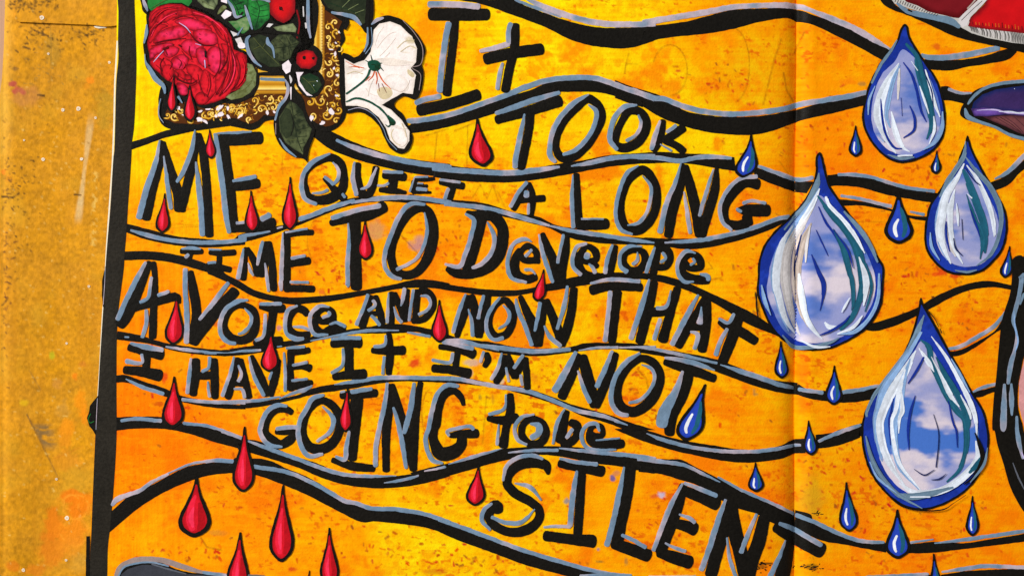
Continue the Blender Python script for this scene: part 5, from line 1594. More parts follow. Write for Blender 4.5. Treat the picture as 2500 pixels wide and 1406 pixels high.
def scrolls():
    """gilt scrollwork of the printed frame: each curl an S of raised gold with a light edge"""
    base = ZB['collage']; rt = [o for o in JOURNAL.children if o.name.startswith('ornate_frame')][0]
    rr = random.Random(4)
    L = [('A1', q) for q in [(1065, 240, 34, 0), (1130, 290, 34, 2), (1095, 400, 36, 4), (1120, 500, 30, 1), (1072, 540, 30, 3), (1070, 640, 34, 5), (1140, 610, 24, 0), (1070, 775, 42, 2), (1140, 720, 26, 4), (1150, 830, 24, 1), (1000, 870, 44, 3), (1050, 990, 46, 0), (1150, 950, 32, 2),
          (905, 880, 36, 5), (930, 1000, 28, 1), (1100, 910, 24, 4), (565, 860, 36, 2), (590, 925, 36, 4), (490, 945, 40, 0), (320, 965, 42, 3), (430, 870, 34, 1), (385, 1030, 24, 2), (235, 950, 34, 5), (120, 960, 34, 0), (40, 985, 36, 2), (1120, 200, 24, 3), (1060, 330, 22, 1), (660, 850, 26, 2), (1130, 1040, 24, 5)]]
    L += [('A0', q) for q in [(1500, 1005, 34, 1), (1560, 955, 26, 3), (1640, 1045, 22, 5), (1440, 995, 26, 2), (1830, 980, 30, 0), (1760, 1000, 24, 4), (1880, 930, 20, 2), (1990, 920, 28, 1), (2060, 970, 34, 4)]]
    n = 0
    for tl, (x, y, r, ph) in L:
        ox, oy = TILE[tl]; cx, cy, r = ox + x * K, oy + y * K, r * K
        n += 1; sg = 1 if n % 2 else -1
        P = []
        for k in range(16):
            a = ph * 1.05 + sg * k * .42; q = r * (.15 + .062 * k)
            P.append((cx + q * math.cos(a), cy + q * math.sin(a), 3.0 + .14 * k))
        a = ph * 1.05 + sg * 15 * .42
        P.append((cx + r * 1.5 * math.cos(a + sg * .35), cy + r * 1.5 * math.sin(a + sg * .35), 1.4))
        g = Geo(); stroke(P, base + .82 + .002 * n, col_fn('golddk'), g, False, .3, .5, 3, .12)
        stroke([(a_ - .4, b_ - .5, w_ * .62) for a_, b_, w_ in P], base + .92 + .002 * n, col_fn('goldlt~gold', n), g, False, .3, .5, 3, .12)
        stroke([(cx - 1.3, cy, r * .55), (cx + 1.3, cy, r * .55)], base + .98 + .002 * n, col_fn('goldlt'), g, False, .3, .9, 3, .12)
        g.link('scroll', M_PRINT, rt)
    bands = [points('@A1 1036,110 1160,200 1140,300 1160,420 1150,560 1165,780 1165,1000 1100,1060 1000,1030 1010,930 820,850 810,820 1034,815'), points('@A1 250,900 440,830 700,820 640,960 460,980 400,1050 330,1010 200,960 100,1000 0,1000 0,930'), points('@A0 1430,965 1560,940 1600,1000 1760,1000 1950,890 2100,920 2060,1010 1700,1040 1500,1050')]
    for k in range(250):
        Bd = bands[0 if k % 5 < 2 else (1 if k % 5 < 4 else 2)]; ax = np.array(Bd)[:, :2]
        while True:
            x = rr.uniform(ax[:, 0].min(), ax[:, 0].max()); y = rr.uniform(ax[:, 1].min(), ax[:, 1].max())
            if inside(ax, np.array([x]), np.array([y]))[0]: break
        a = rr.uniform(0, 6.3); q = rr.uniform(3, 7); da = rr.uniform(1.2, 2.6)
        P = [(x + q * math.cos(a + da * j / 4), y + q * math.sin(a + da * j / 4), (1.2, 2.2, 2.8, 2.2, 1.0)[j]) for j in range(5)]
        g = Geo(); stroke(P, base + .70 + .0004 * k, col_fn(rr.choice(['gold', 'golddk', 'brownlt', 'goldlt', 'golddk']), k), g, False, .3, .5, 3, .1); g.link('leaf_curl', M_PRINT, rt)
    for tl, x, y, r in [('A1', 1085, 430, 16), ('A1', 1118, 470, 18), ('A1', 1140, 650, 16), ('A1', 1085, 960, 30), ('A1', 310, 1000, 24), ('A1', 540, 972, 28), ('A1', 915, 1015, 26), ('A1', 1130, 825, 16), ('A1', 1152, 280, 13), ('A1', 1110, 590, 14), ('A0', 1530, 930, 24), ('A0', 1720, 1030, 26), ('A0', 1900, 985, 30), ('A1', 130, 925, 30), ('A1', 1010, 1060, 20), ('A0', 1500, 925, 30), ('A0', 1720, 960, 20), ('A0', 1760, 1045, 22), ('A1', 30, 925, 26), ('A1', 100, 1000, 20), ('A1', 200, 930, 20), ('A1', 735, 850, 22), ('A1', 780, 850, 18), ('A1', 600, 965, 16), ('A1', 1125, 375, 12), ('A0', 1960, 1005, 24), ('A0', 1580, 990, 14)]:
        ox, oy = TILE[tl]; cx, cy, r = ox + x * K, oy + y * K, r * K
        ea, eb, et = rr.uniform(.9, 1.5), rr.uniform(.4, .9), rr.uniform(0, 3)
        pts = [(cx + r * (ea * u_ * math.cos(et) - eb * v_ * math.sin(et)), cy + r * (ea * u_ * math.sin(et) + eb * v_ * math.cos(et))) for u_, v_ in [(rr.uniform(.5, 1.2) * math.cos(k * .7), rr.uniform(.5, 1.2) * math.sin(k * .7)) for k in range(9)]]
        g = Geo(); fill(pts, base + 1.06, col_fn('paper'), g, True, .4, 4, 0); g.link('paper_gap', M_PRINT, rt)

COLLAGE_B = """
O wild_leaf | dark green leaf at the top edge between frame and white flower
bf: @A1 960,-60 990,-10 1010,40 1080,110 1200,165 1290,185 1350,245 1385,290 1420,260 1422,-60
F leaf_blade L-leafdk/leafmd 4: @A1 1010,-60 1010,0 1060,75 1150,110 1230,150 1340,225 1380,200 1395,100 1400,-60
s vein dkgreen 5: @A1 1040,20 1180,70 1300,120 1345,220
s vein sage 4: @A1 1180,70 1250,0
s vein sage 4: @A1 1230,90 1320,40
s vein sage 4: @A1 1290,120 1370,90
s outline black 34: @A1 1405,-20 1398,120 1390,250
s outline black 36: @A1 1415,230 1420,320 1400,400 1340,490 1280,515 1235,490 1180,470
s outline black 26: @A1 1235,200 1200,260
s glint grey 30: @A1 1085,112,18 1190,130 1280,155,38 1345,222,20
s glint grey 22: @A1 1398,238,12 1395,380 1368,452,12
O white_flower | white hibiscus flower with green calyx and a drooping bud, cut from print
bf: @A1 1185,470 1262,515 1340,485 1400,410 1405,250 1470,172 1560,138 1680,168 1800,268 1872,370 1895,430 1862,560 1878,620 1855,790 1812,855 1700,832 1625,905 1700,985 1745,1080 1785,1190 1755,1285 1690,1322 1600,1282 1540,1180 1495,1085 1400,995 1330,965 1200,965
F petal petalsh>petal:10: @A1 1200,510 1280,552 1370,522 1425,450 1452,260 1500,210 1590,188 1680,225 1780,320 1822,420 1812,540 1768,590 1812,650 1785,812 1700,800 1610,850 1520,905 1600,945 1690,1035 1757,1130 1755,1210 1712,1280 1660,1272 1590,1205 1555,1100 1495,1010 1400,935 1310,912 1212,912
f petal_shade beige~petal: @A1 1670,300 1760,310 1810,400 1800,440 1740,460 1640,440 1620,400 1660,360
f petal_shade beige: @A1 1480,775 1540,750 1600,770 1612,815 1570,850 1525,855 1490,820
f petal_shade petalsh: @A1 1450,520 1560,500 1700,520 1790,540 1700,560 1560,560
f petal_shade petalsh>petal:8: @A1 1600,640 1700,660 1750,720 1740,780 1660,790 1590,760 1530,700
f petal_shade beige: @A1 1740,600 1800,640 1790,670 1745,640
f petal_shade petalsh: @A1 1210,560 1300,600 1390,590 1300,640 1215,620
s crease brownline 5: @A1 1480,420 1540,340 1600,290 1640,280
s crease brownline 4: @A1 1500,490 1560,430 1640,330
s crease petalsh 6: @A1 1460,400 1490,300 1540,230
s crease brownline 5: @A1 1550,495 1590,455
s crease beige 7: @A1 1650,420 1720,360 1800,350
s crease beige 7: @A1 1680,450 1760,400 1815,420
s crease brownline 4: @A1 1530,560 1650,570 1760,560
s crease brownline 4: @A1 1600,760 1690,790 1740,740 1760,690
s crease petalsh 7: @A1 1400,830 1420,740 1450,680
s crease brownline 4: @A1 1380,760 1410,800 1480,830
s crease beige 6: @A1 1220,640 1290,620 1360,640
s red_vein orange 8: @A1 1210,530,3 1290,570 1370,590,6
s red_vein orange 8: @A1 1240,580,3 1300,578 1330,590,4
s red_vein orange 10: @A1 1460,610 1440,660 1400,700,3
s red_vein orange 10: @A1 1470,620 1480,680 1470,730,3
s red_vein orange 10: @A1 1485,620 1530,700 1600,770,3
s red_vein wine 5: @A1 1490,720 1500,790,3
s red_vein wine 5: @A1 1520,720 1560,800,3
s red_vein orange 6: @A1 1380,700,3 1420,660
f bud_petal petalsh>petal:8: @A1 1600,1090 1660,1080 1720,1140 1740,1210 1700,1260 1640,1240 1600,1180
s crease beige 8: @A1 1620,1110 1600,1160 1640,1230 1680,1250
s crease brownline 5: @A1 1640,1100 1690,1110 1740,1105
s crease beige 7: @A1 1690,1060 1720,1130 1730,1180
s stem forest 17: @A1 1420,600,20 1390,670 1300,750 1212,812,16
s stem forest 17: @A1 1212,880,12 1300,848 1400,872 1500,930 1570,1005 1595,1040,26
f calyx forest~dkgreen: @A1 1400,540 1440,520 1490,530 1512,560 1500,600 1450,615 1410,590
s sepal forest 14: @A1 1440,540 1425,475,4
s sepal forest 14: @A1 1420,545 1378,522,4
s sepal forest 14: @A1 1490,555 1522,545,4
s sepal forest 14: @A1 1500,575 1535,615,4
s sepal forest 12: @A1 1480,600 1490,635,4
s sepal dkgreen 8: @A1 1430,560 1460,560 1470,590
f calyx forest~dkgreen: @A1 1570,1000 1600,1010 1638,1050 1625,1080 1590,1075 1580,1040
s sepal forest 12: @A1 1600,1070 1575,1090 1550,1070,4
s sepal forest 10: @A1 1590,1015 1575,990,4
s glint grey 28: @A1 1430,218,10 1475,180,32 1538,160,16
s glint grey 7: @A1 1430,240 1435,380 1380,470
s glint grey 6: @A1 1230,950 1330,930 1440,980 1530,1100 1570,1200 1650,1290
s glint taupe 6: @A1 1700,180 1800,290 1870,420 1850,560 1780,585 1850,640 1840,780
O bouquet_foliage | green leaves and pale backing behind the rose at the top edge
bf: @A0 1215,-60 1220,60 1232,105 1290,135 1450,60 1700,110 1900,260 2000,420 @A1 260,440 340,420 400,540 470,600 640,620 740,560 900,420 930,380 930,-60
F leaf L-green/greenlt 4: @A0 1270,-60 1270,60 1300,100 1380,50 1460,30 1560,30 1620,60 1650,20 1640,-60
F leaf L-leafdk/sagelt 4: @A0 1680,-60 1700,20 1760,70 1840,90 1870,40 1880,-60
F print_scrap paper: @A0 1890,-60 1900,20 1960,40 1990,-60
F print_scrap paper: @A0 1900,140 1940,90 1990,110 1985,140 1930,170
F print_scrap cream: @A0 1980,270 2060,300 2090,380 2060,420 2040,380
f leaf L-olive/sagelt 4: @A0 1870,130 1880,90 1920,50 1950,70 1900,110
F leaf L-dkgreen/greenlt 4: @A1 190,-60 195,40 240,110 290,155 350,140 370,60 400,-60
F leaf L-dkgreen/greenlt 4: @A1 395,-60 370,40 385,180 430,268 500,240 560,160 560,50 530,-60
F leaf L-green/sagelt 4: @A1 205,190 270,185 360,145 395,200 380,260 330,300 275,260
F leaf L-leafmd/sagelt 4: @A1 590,240 680,220 760,205 790,250 780,290 700,280 620,270
F leaf L-leafdk/leafmd 4: @A1 380,340 470,300 540,320 560,380 600,480 665,575 560,582 450,520 395,430
F leaf L-leafdk/leaflt 4: @A1 570,360 640,300 740,300 815,370 760,440 740,500 690,530 640,530 600,500 580,440
f print_scrap paper: @A1 285,400 300,370 350,385 345,415 305,420
F print_scrap paper: @A1 665,560 720,520 745,560 735,620 700,640 670,600
F print_scrap cream: @A1 550,205 590,210 560,240 530,235
s twig wine 14: @A1 790,90 815,200 795,335
s vein dkgreen 5: @A1 440,0 470,80 450,200 430,262
s vein dkgreen 4: @A1 470,60 540,40
s vein dkgreen 4: @A1 470,100 550,90
s vein dkgreen 4: @A1 460,150 540,140
s vein dkgreen 4: @A1 460,90 400,60
s vein dkgreen 4: @A1 452,150 395,120
s vein dkgreen 5: @A1 230,0 270,60 300,140
s vein dkgreen 4: @A1 260,50 330,20
s vein dkgreen 4: @A1 280,90 350,70
s vein leafdk 5: @A1 810,370 720,400 600,420
s vein leafdk 4: @A1 740,395 700,320
s vein leafdk 4: @A1 700,405 640,340
s vein leafdk 4: @A1 720,402 730,480
s vein leafdk 4: @A1 670,412 680,510
s vein olive 4: @A1 420,330 500,420 640,560
s vein olive 4: @A1 500,420 540,350
s vein olive 4: @A1 480,400 420,430
s vein olive 3: @A0 1300,80 1400,20 1500,-20
s vein olive 3: @A0 1720,0 1780,40 1840,70
s outline black 16: @A1 200,160 280,160 330,110
s outline black 20: @A1 250,330 350,300 480,280 620,290 790,300 830,360
s outline black 18: @A1 540,190 470,270
s glint grey 26: @A1 195,5,12 240,70 270,150,24 325,142,10
s glint grey 22: @A1 345,50,10 370,130,26 412,260,12
s glint grey 22: @A1 400,0 480,-5 565,22
s glint grey 20: @A1 395,310,10 365,340,30 372,430,30 430,530,26 492,580,10
s glint grey 22: @A1 540,325,14 545,370,34 585,420,22 600,505,10
s glint grey 18: @A0 1225,-20,10 1250,50,30 1272,105,14
s glint grey 16: @A1 280,310 330,240,8
O hanging_stem | black doubled stems hanging down to the small red berry
bf: @A1 800,-60 815,100 820,220 830,380 900,400 935,390 930,250 925,60 920,-60
s glint grey 30: @A1 885,-30,24 888,100 890,220 910,335,16
s stem_gap cream 14: @A1 866,200 872,250
s stem_gap cream 10: @A1 846,60 850,150
O red_berry | large red berry at the top edge
bf: @A1 520,-60 525,50 545,130 600,195 670,222 740,195 790,130 800,50 795,-60
F skin wine>bred:18: @A1 548,-60 545,60 570,130 620,180 680,205 735,170 775,110 780,30 770,-60
f sepal_scar black: @A1 640,70 660,62 672,80 662,95 645,92
s sepal_scar dkred 7: @A1 640,60 675,100
O leaf | sage leaf under the right side of the rose
bf: @A1 340,450 400,480 440,600 470,650 450,780 380,850 260,895 150,870 160,780
F leaf_blade L-olive/sagelt 4: @A1 350,540 410,560 445,630 440,740 390,800 330,840 230,862 175,835 280,780 350,700
s vein olive 4: @A1 430,640 380,740 260,820
s vein olive 3: @A1 400,700 350,740
s vein olive 3: @A1 420,670 430,740
s vein olive 3: @A1 340,770 300,790
O rose | deep red full-blown rose cut from print
bf: @A0 1262,120 1320,50 1440,10 1570,15 1660,60 1790,110 1900,190 2000,270 2040,420 2100,440 @A1 390,480 400,600 380,720 300,800 250,820 @A0 1990,850 1900,900 1780,935 1690,915 1640,880 1640,740 1500,740 1400,700 1330,650 1260,590 1240,460 1232,370 1262,250
F petal R-rosy:10: @A0 1290,115 1350,62 1450,38 1560,42 1640,82 1750,120 1850,180 1950,250 1990,330 2010,430 2060,450 @A1 360,480 372,600 355,700 300,772 230,795 @A0 1930,850 1850,880 1760,905 1690,875 1640,800 1620,760 1560,765 1490,722 1400,665 1310,565 1278,450 1265,370 1290,250 1280,180
f petal R-red:12: @A0 1285,260 1290,170 1340,100 1440,70 1380,140 1340,200
f petal R-rosy:12: @A0 1340,190 1390,110 1480,60 1580,55 1620,90 1500,105 1420,150 1390,210
f petal R-rosy:12: @A0 1405,205 1430,140 1520,95 1640,90 1700,140 1600,140 1490,165
f petal R-red:12: @A0 1640,85 1750,125 1850,190 1800,230 1700,180
f petal R-rosy:15: @A0 1275,360 1290,290 1340,220 1400,210 1450,230 1390,260 1330,340 1290,380
f petal R-hotp:19: @A0 1318,372 1360,290 1460,238 1570,228 1625,285 1520,345 1400,370 1340,385
f petal R-hotp:17: @A0 1500,190 1600,158 1720,185 1825,262 1790,300 1660,272 1570,235
f petal R-hotp:19: @A0 1655,285 1750,250 1850,290 1875,370 1790,402 1700,365
f petal R-red:15: @A0 1815,190 1890,200 1950,270 1972,370 1910,350 1850,270
f petal R-hotp:17: @A0 1600,345 1680,350 1750,400 1700,500 1620,480 1550,400
f petal R-hotp:19: @A0 1785,440 1850,400 1920,450 1930,560 1870,640 1795,590
f petal R-hotp:15: @A0 1690,420 1760,420 1790,500 1780,590 1720,560 1690,500
f petal R-rosy:15: @A0 1900,380 1970,400 2010,500 2010,640 1960,760 1890,830 1925,700 1950,540
f petal R-red:15: @A1 262,470 330,460 362,540 355,640 300,740 240,780 285,650
f petal R-rosy:12: @A1 225,400 255,470 270,600 240,720 170,800 215,660 235,530
f petal R-hotp:15: @A0 1290,430 1350,395 1440,370 1500,390 1420,450 1340,480 1300,540
f petal R-hotp:15: @A0 1410,470 1440,400 1540,420 1520,470 1450,500
f petal R-hotp:15: @A0 1470,520 1560,470 1620,500 1600,580 1540,610 1480,580
f petal R-rosy:12: @A0 1290,540 1360,500 1420,540 1400,640 1340,610
f petal R-red:11: @A0 1400,580 1460,560 1500,620 1450,700 1400,650
f petal R-red:11: @A0 1500,610 1560,600 1600,650 1580,700 1520,690
f petal R-rosy:13: @A0 1600,560 1700,570 1760,640 1740,740 1680,700 1620,640
f petal R-rosy:15: @A0 1755,600 1820,640 1880,680 1850,800 1780,870 1730,800 1720,700
f petal R-rosy:12: @A0 1860,640 1930,600 1920,720 1860,820 1850,720
f petal R-hotp:12: @A0 1520,715 1590,730 1620,790 1600,822 1550,815
f petal R-rosy:12: @A0 1680,830 1730,790 1800,850 1750,900 1700,895
f petal R-red:10: @A0 1590,640 1650,660 1690,720 1640,740 1600,700
s petal_fold dkred 12: @A0 1620,270,5 1680,350 1760,395 1850,390,5
s petal_fold dkred 12: @A0 1330,375,5 1450,350 1600,335,5
s petal_fold dkred 10: @A0 1880,640 1950,520 1960,400,5
s petal_fold dkred 10: @A0 1410,500 1380,560 1400,620
s petal_fold dkred 14: @A0 1490,640 1560,700 1650,720 1700,690,6
s petal_fold hot 8: @A0 1300,320,4 1340,240 1420,160 1520,115,4
s petal_fold hot 8: @A0 1660,110,4 1780,150 1880,220 1950,300,4
s petal_fold hot 8: @A0 1990,440,4 2020,560 1990,700 1920,800,4
s petal_fold lilac 8: @A0 1540,200,4 1600,240 1640,290,4
s petal_fold lilac 7: @A0 1320,540,4 1380,470 1410,440,4
s petal_fold lilac 8: @A0 1680,380,4 1730,395,6
s petal_fold lilac 8: @A0 1760,520 1765,590,5
s petal_fold wine 10: @A0 1420,430 1440,480
s petal_fold wine 9: @A0 1960,330,4 1990,450 2000,580 1965,720 1880,830,4
s petal_fold wine 8: @A0 1925,300,4 1960,420 1960,560 1920,700 1850,820,4
s petal_fold wine 9: @A0 2030,480,4 2060,580 2045,700 1985,780,4
s petal_fold wine 8: @A0 1870,370,4 1895,480 1880,600 1830,680,4
s petal_fold wine 8: @A0 1300,200,4 1360,120 1470,75 1580,75,4
s petal_fold wine 8: @A0 1640,130,4 1740,150 1840,220 1910,310,4
s petal_fold wine 8: @A0 1285,310,4 1330,250 1400,190 1450,215,4
s petal_fold wine 8: @A0 1480,180,4 1560,145 1660,160,4
s petal_fold wine 7: @A0 1300,400,4 1360,385 1430,370,4
s petal_fold wine 7: @A0 1560,440,4 1600,490 1640,520,4
s petal_fold wine 8: @A0 1630,400,4 1625,450 1650,520,4
s petal_fold wine 7: @A0 1430,510,4 1480,550 1460,600,4
s petal_fold wine 7: @A0 1520,500,4 1560,540 1540,590,4
s petal_fold wine 8: @A0 1700,640,4 1720,740 1760,830,4
s petal_fold wine 8: @A0 1800,640,4 1810,740 1780,840,4
s petal_fold wine 7: @A0 1340,560,4 1380,600 1390,650,4
s petal_fold wine 10: @A0 1540,660,4 1600,690 1660,680,4
s petal_fold wine 9: @A0 1600,620,4 1640,660 1640,720,4
s petal_fold wine 9: @A0 1480,600,4 1530,640 1520,690,4
s petal_fold rosy 7: @A0 1760,620,3 1790,700 1775,800,3
s petal_fold rosy 7: @A0 1960,470,3 1975,580 1940,700,3
s petal_fold rosy 7: @A0 1340,150,3 1420,90 1520,75,3
s petal_fold rosy 6: @A0 1450,630,3 1470,680,3
s petal_fold rosy 7: @A1 320,490,3 345,580 330,680 280,750,3
s petal_fold rosy 6: @A0 1560,520,3 1590,560 1570,600,3
s dark_speck black 12: @A0 1440,72 1445,76
s dark_speck black 14: @A0 1508,122 1514,128
s dark_speck dkred 18: @A0 1400,430 1450,410
s dark_speck dkred 14: @A0 1535,390 1560,405
s dark_speck black 13: @A0 1715,335 1722,342
s dark_speck black 10: @A0 1715,296 1718,300
s dark_speck black 14: @A0 1765,440 1768,500
s dark_speck black 12: @A0 1795,560 1798,572
s dark_speck black 11: @A0 1915,560 1918,566
s dark_speck black 9: @A0 1650,530 1653,536
s dark_speck black 8: @A0 1432,292 1434,296
s glint grey 32: @A0 1265,215,10 1262,290,30 1240,380,12
s glint grey 16: @A0 1248,470,8 1256,540 1285,590,34 1340,680,44 1410,750,34 1420,810,16
s glint grey 26: @A0 1530,830,24 1570,890,8
s glint grey 10: @A0 1385,850,6 1368,920 1370,1000 1410,1060,5
O hanging_leaf | long olive leaf hanging over the frame's lower bar
bf: @A1 640,590 720,640 800,620 800,690 770,740 850,860 870,950 920,1060 945,1110 935,1180 900,1280 885,1395 @B1 885,345 @A1 850,1365 770,1350 680,1290 620,1200 595,1110 600,1000 640,920 690,860 735,800 690,740 690,680
F leaf_blade L-leafdk/leaflt 4: @A1 735,870 790,900 845,960 870,1040 920,1110 900,1180 850,1270 845,1330 770,1285 690,1225 645,1130 640,1010 690,930
F leaf_blade L-leafdk/leafmd 4: @A1 700,930 740,950 760,1060 740,1170 700,1195 655,1130 645,1020
s vein leafdk 6: @A1 745,880 770,1050 800,1200 840,1310
s vein leafdk 4: @A1 765,1000 830,960
s vein leafdk 4: @A1 775,1060 860,1030
s vein leafdk 4: @A1 785,1120 890,1100
s vein leafdk 4: @A1 800,1180 880,1170
s vein leafdk 4: @A1 815,1240 860,1230
s vein black 6: @A1 740,1170 765,1080 745,980
s vein olive 4: @A1 790,1200 720,1210
s stem_gap cream 20: @A1 730,650,8 742,690 738,720,6
s stem_gap paper 12: @A1 742,750,14 742,860,5
s glint grey 26: @A1 690,685,10 715,740 700,840 640,920 605,1040,14
s glint grey 22: @A1 640,1190,8 700,1280 790,1352,10
s glint taupe 6: @A1 612,1060 612,1160
O small_leaf | small dark leaf below the small red berry
bf: @A1 770,620 860,600 980,620 1028,700 1020,760 970,825 920,845 850,820 790,740
F paper_edge paper: @A1 785,625 850,625 820,660 815,700 870,790 930,830 880,825 810,740
F leaf_blade L-dkgreen/leafmd 4: @A1 822,665 900,632 975,665 1008,735 965,795 915,815 860,770 825,710
s vein olive 4: @A1 840,670 900,720 950,790
s vein olive 4: @A1 890,710 960,700
s glint white 7: @A1 962,695 970,705
s glint white 6: @A1 935,735 940,740
O red_berry | small red berry in a heavy black ring
bf: @A1 880,382 950,400 1000,450 1010,530 985,610 920,635 850,625 780,590 748,540 755,460 800,405
F skin wine>bred:14: @A1 800,460 870,435 930,445 968,500 955,560 900,598 830,590 790,550 788,500
f sepal_scar black: @A1 840,490 865,485 866,515 845,515
f sepal_scar black: @A1 920,498 945,492 942,518 925,515
"""

COLLAGE_C = """
O red_patch_shape | red patched shape with knitted white edge cut off by the top right corner
b: @A4 960,-60 1000,40 1150,110 1350,150 1560,225 1800,300 2109,360 2250,385 | @A4 850,-60 880,10 930,60 1150,150 1350,240 1500,310 1700,365 1850,395 1950,418 2109,455 2250,480
F knitted_edge wool: @A4 930,-60 1000,35 1120,75 1300,130 1500,190 1570,240 1660,290 1800,330 2000,370 2250,400 2250,270 2109,270 1700,220 1560,150 1300,90 1100,10 1050,-60
F patch dkred>dred:16: @A4 1020,-60 1100,20 1190,50 1280,100 1400,130 1500,155 1560,160 1640,80 1720,0 1760,-60
F patch wine>bred:14: @A4 1820,-60 1770,40 1700,110 1650,160 1628,228 1700,248 1850,262 2109,292 2250,300 2250,-60
F seam cream: @A4 1760,-60 1715,0 1620,90 1550,160 1545,195 1580,240 1615,225 1650,150 1740,60 1810,-20 1820,-60
s seam_line wooldk 6: @A4 1750,10 1640,110 1570,180
s seam_line tan 12: @A4 1700,-10 1620,80
s glint slate 50: @A4 1015,30,20 1100,95,40 1200,125,46 1350,155,50 1480,185,60 1560,240,30
s glint black 14: @A4 1110,85 1150,105
"""
def knit():
    rt = [o for o in JOURNAL.children if o.name.startswith('red_patch_shape')][0]
    base = ZB['collage']; rr = random.Random(2); ox, oy = TILE['A4']
    low = points('@A4 1650,262 1750,300 1900,338 2000,358 2109,382'); up = points('@A4 1640,236 1750,256 1900,275 2000,286 2109,300')
    A = resample(catmull(np.array(low)[:, :2], False, 4), 34); Bq = resample(catmull(np.array(up)[:, :2], False, 4), 34)
    for a, b in zip(A, Bq):
        g = Geo(); m = (a + b) / 2
        stroke([(b[0] - 1, b[1] - 2, 1.6), (m[0] + 2.4, m[1], 2.0), (a[0] + 1.5, a[1] + 2, 1.2)], base + 1.3, col_fn(rr.choice(['wooldk', 'wooldk', 'cream'])), g, False, .3, .5, 3, .1)
        g.link('knit_stitch', M_PRINT, rt)
    low = points('@A4 1000,20 1100,55 1250,110 1350,140'); up = points('@A4 1010,-10 1120,30 1260,90 1370,125')
    A = resample(catmull(np.array(low)[:, :2], False, 4), 18); Bq = resample(catmull(np.array(up)[:, :2], False, 4), 18)
    for a, b in zip(A, Bq):
        g = Geo(); stroke([(b[0], b[1], 1.4), (a[0], a[1], 1.4)], base + 1.3, col_fn('wooldk'), g, False, .3, .5, 3, .1); g.link('knit_stitch', M_PRINT, rt)
    for k in range(16):
        x = ox + (1665 + k * 28) * K; y = oy + (215 + k * 3.2) * K
        g = Geo(); stroke([(x, y - rr.uniform(6, 13), 1.6), (x + 1, y, 2.4)], base + 1.35, col_fn('orange' if k % 3 else 'wine'), g, False, .3, .5, 3, .1); g.link('stitch_glow', M_PRINT, rt)

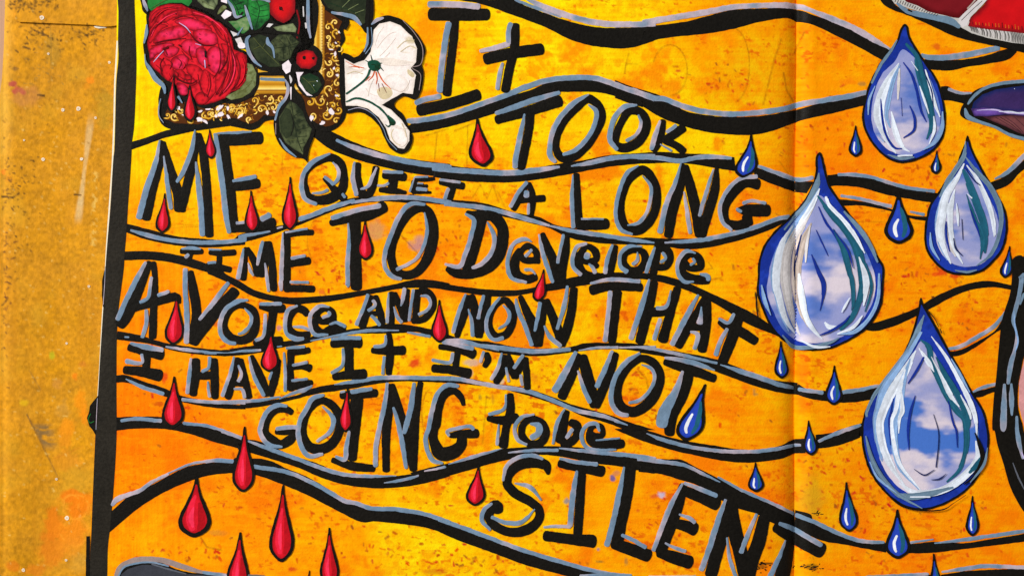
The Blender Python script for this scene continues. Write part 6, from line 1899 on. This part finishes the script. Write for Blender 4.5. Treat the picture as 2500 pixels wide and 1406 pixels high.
COLLAGE_D = """
O purple_shell | glossy dark purple shell-like shape at the right edge
bf: @A4 1560,985 1590,890 1640,850 1660,800 1740,755 1880,735 2109,700 2250,690 2250,1260 2109,1200 1980,1150 1850,1085 1720,1045 1620,1030
F shell_top navy>purple:16: @A4 1655,945 1675,880 1750,815 1870,770 2109,738 2250,730 2250,985 1900,960 1660,950
F shell_shine purple>purplelt:7: @A4 1652,935 1760,925 1900,945 2040,955 2250,950 2250,1010 1950,985 1800,1000 1680,1000
s shine lilac 12: @A4 1700,950,5 1850,945 1960,968 2109,978,14
s shine white 10: @A4 1890,962,4 1990,960 2050,972 2109,968,8
F shell_under mauvedk>mauve:8: @A4 1750,1005 1850,1000 2000,990 2250,1010 2250,1200 2050,1140 1950,1090 1840,1045
s rib mauvedk 5: @A4 1860,1010 1950,1060 2060,1130
s rib mauvedk 5: @A4 1940,1005 2020,1060 2100,1140
s rib mauvedk 5: @A4 2020,1005 2080,1060 2160,1140
s rib black 4: @A4 1900,1008 2000,1070 2080,1140
s glint white 6: @A4 2022,764 2026,768
s glint slate 34: @A4 2200,690,30 2109,700,30 1900,722,30 1750,770,26 1650,860,24 1622,900,14
s glint slate 36: @A4 1600,930,16 1622,1000,42 1700,1040,30 1850,1090,22 1980,1158,26 2109,1195,30 2200,1220,30
O head_outline | thick black outline of a head with grey streaks at the right edge
b: @B4 2230,1100 2100,1150 2010,1235 @C4 2010,0 2000,150 1985,250 1922,450 1892,700 1870,950 1847,1150 1840,1406 @D4 1850,150 1880,280 1925,420 1990,640 2060,780 2180,960 | @B4 2260,1280 2230,1400 @C4 2230,200 2200,500 2109,760 2080,900 2060,1000 2055,1200 2085,1330 @D4 2090,90 2109,200 2150,330 2200,420
k 90: @B4 2000,1260,60 2060,1190,100 2109,1180
b: @B4 2109,1150 2230,1100 @C4 2300,300 2300,700 2300,1000 2300,1400 @D4 2300,600 2300,900 | @B4 2060,1230 @C4 2109,300 2105,500 2109,760 2109,800 @C4 2120,900 2109,1390 @D4 2109,350 2180,600 2200,860
s streak grey 30: @B4 2109,1290,20 2075,1340,40 @C4 2085,100,40 2065,250,36 2040,350,36 2015,470,30 2040,560,16 2030,700,24 1992,850,44 1970,1012,26
s streak grey 44: @C4 1940,1005,22 1935,1200,50 1930,1400,44 @D4 1935,165,20
s streak lb 14: @C4 2020,380,6 2030,520 2055,640 2030,740,6
s streak grey 34: @C4 1998,1002,16 2000,1150,44 2003,1280,14
s streak grey 32: @C4 2045,1280,20 2048,1400 @D4 2062,250,40 2095,400,14
s streak slate 20: @C4 2109,230 2070,330
s streak charlt 14: @D4 2010,430,6 2060,560 2109,660,10
s streak lilac 10: @D4 2085,340 2109,400
F face_paint skin: @C4 2112,790 2085,900 2066,1000 2064,1200 2112,1385 2230,1385 2230,790
O dark_cloud_shape | charcoal rounded shape peeping in at the bottom left, edged in grey
bf: @D0 1010,1500 1005,1400 1050,1330 1120,1300 1250,1280 1380,1290 1500,1340 1650,1375 1950,1390 @D1 200,1400 500,1402 700,1500
F shade_fill char: @D0 1040,1500 1040,1390 1100,1340 1220,1305 1340,1312 1450,1345 1600,1385 1800,1398 1960,1500
s rim taupe 44: @D0 990,1410,26 1030,1330 1120,1278 1250,1258 1400,1270 1560,1320,46 1720,1365,30 1950,1388,12
s rim grey 16: @D0 1010,1420,14 1060,1330 1160,1296 1300,1285 1450,1320,14
s rim charlt 14: @D0 1300,1300 1450,1345 1600,1385,8
s rim grey 26: @D1 -20,1372 100,1388 190,1398
s rim charlt 18: @D1 370,1396 520,1404
"""

# ------------------------------------------------------------------ put it all on the pages
TEXT = "ItTOOKMEQUIETALONGTIMETODeVelopeAVOIceANDNOWTHAtIHAVEItI'MNOTGOINGtobeSILENT"
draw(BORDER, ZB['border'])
draw(LINES, ZB['wavy_line'])
draw(LETTERS, ZB['letter'])
draw(COLLAGE_A, ZB['collage']); scrolls()
draw(COLLAGE_B, ZB['collage'] + 1.2)
draw(COLLAGE_C, ZB['collage']); knit()
draw(COLLAGE_D, ZB['collage'] + .001)
cloud_drops()
small_drops()
dry_marks()
lets = [o for o in JOURNAL.children if o.name.split('.')[0] == 'letter']
lets.sort(key=lambda o: int(o.name.split('.')[1]) if '.' in o.name else 0)
print('letters', len(lets), len(TEXT))
for o, ch in zip(lets, TEXT):
    o['label'] = 'black painted apostrophe' if ch == "'" else ('black painted %s letter %s' % ('capital' if ch.isupper() else 'small', ch))
print('objects', len(bpy.data.objects), 'tris', sum(len(m.polygons) for m in bpy.data.meshes))
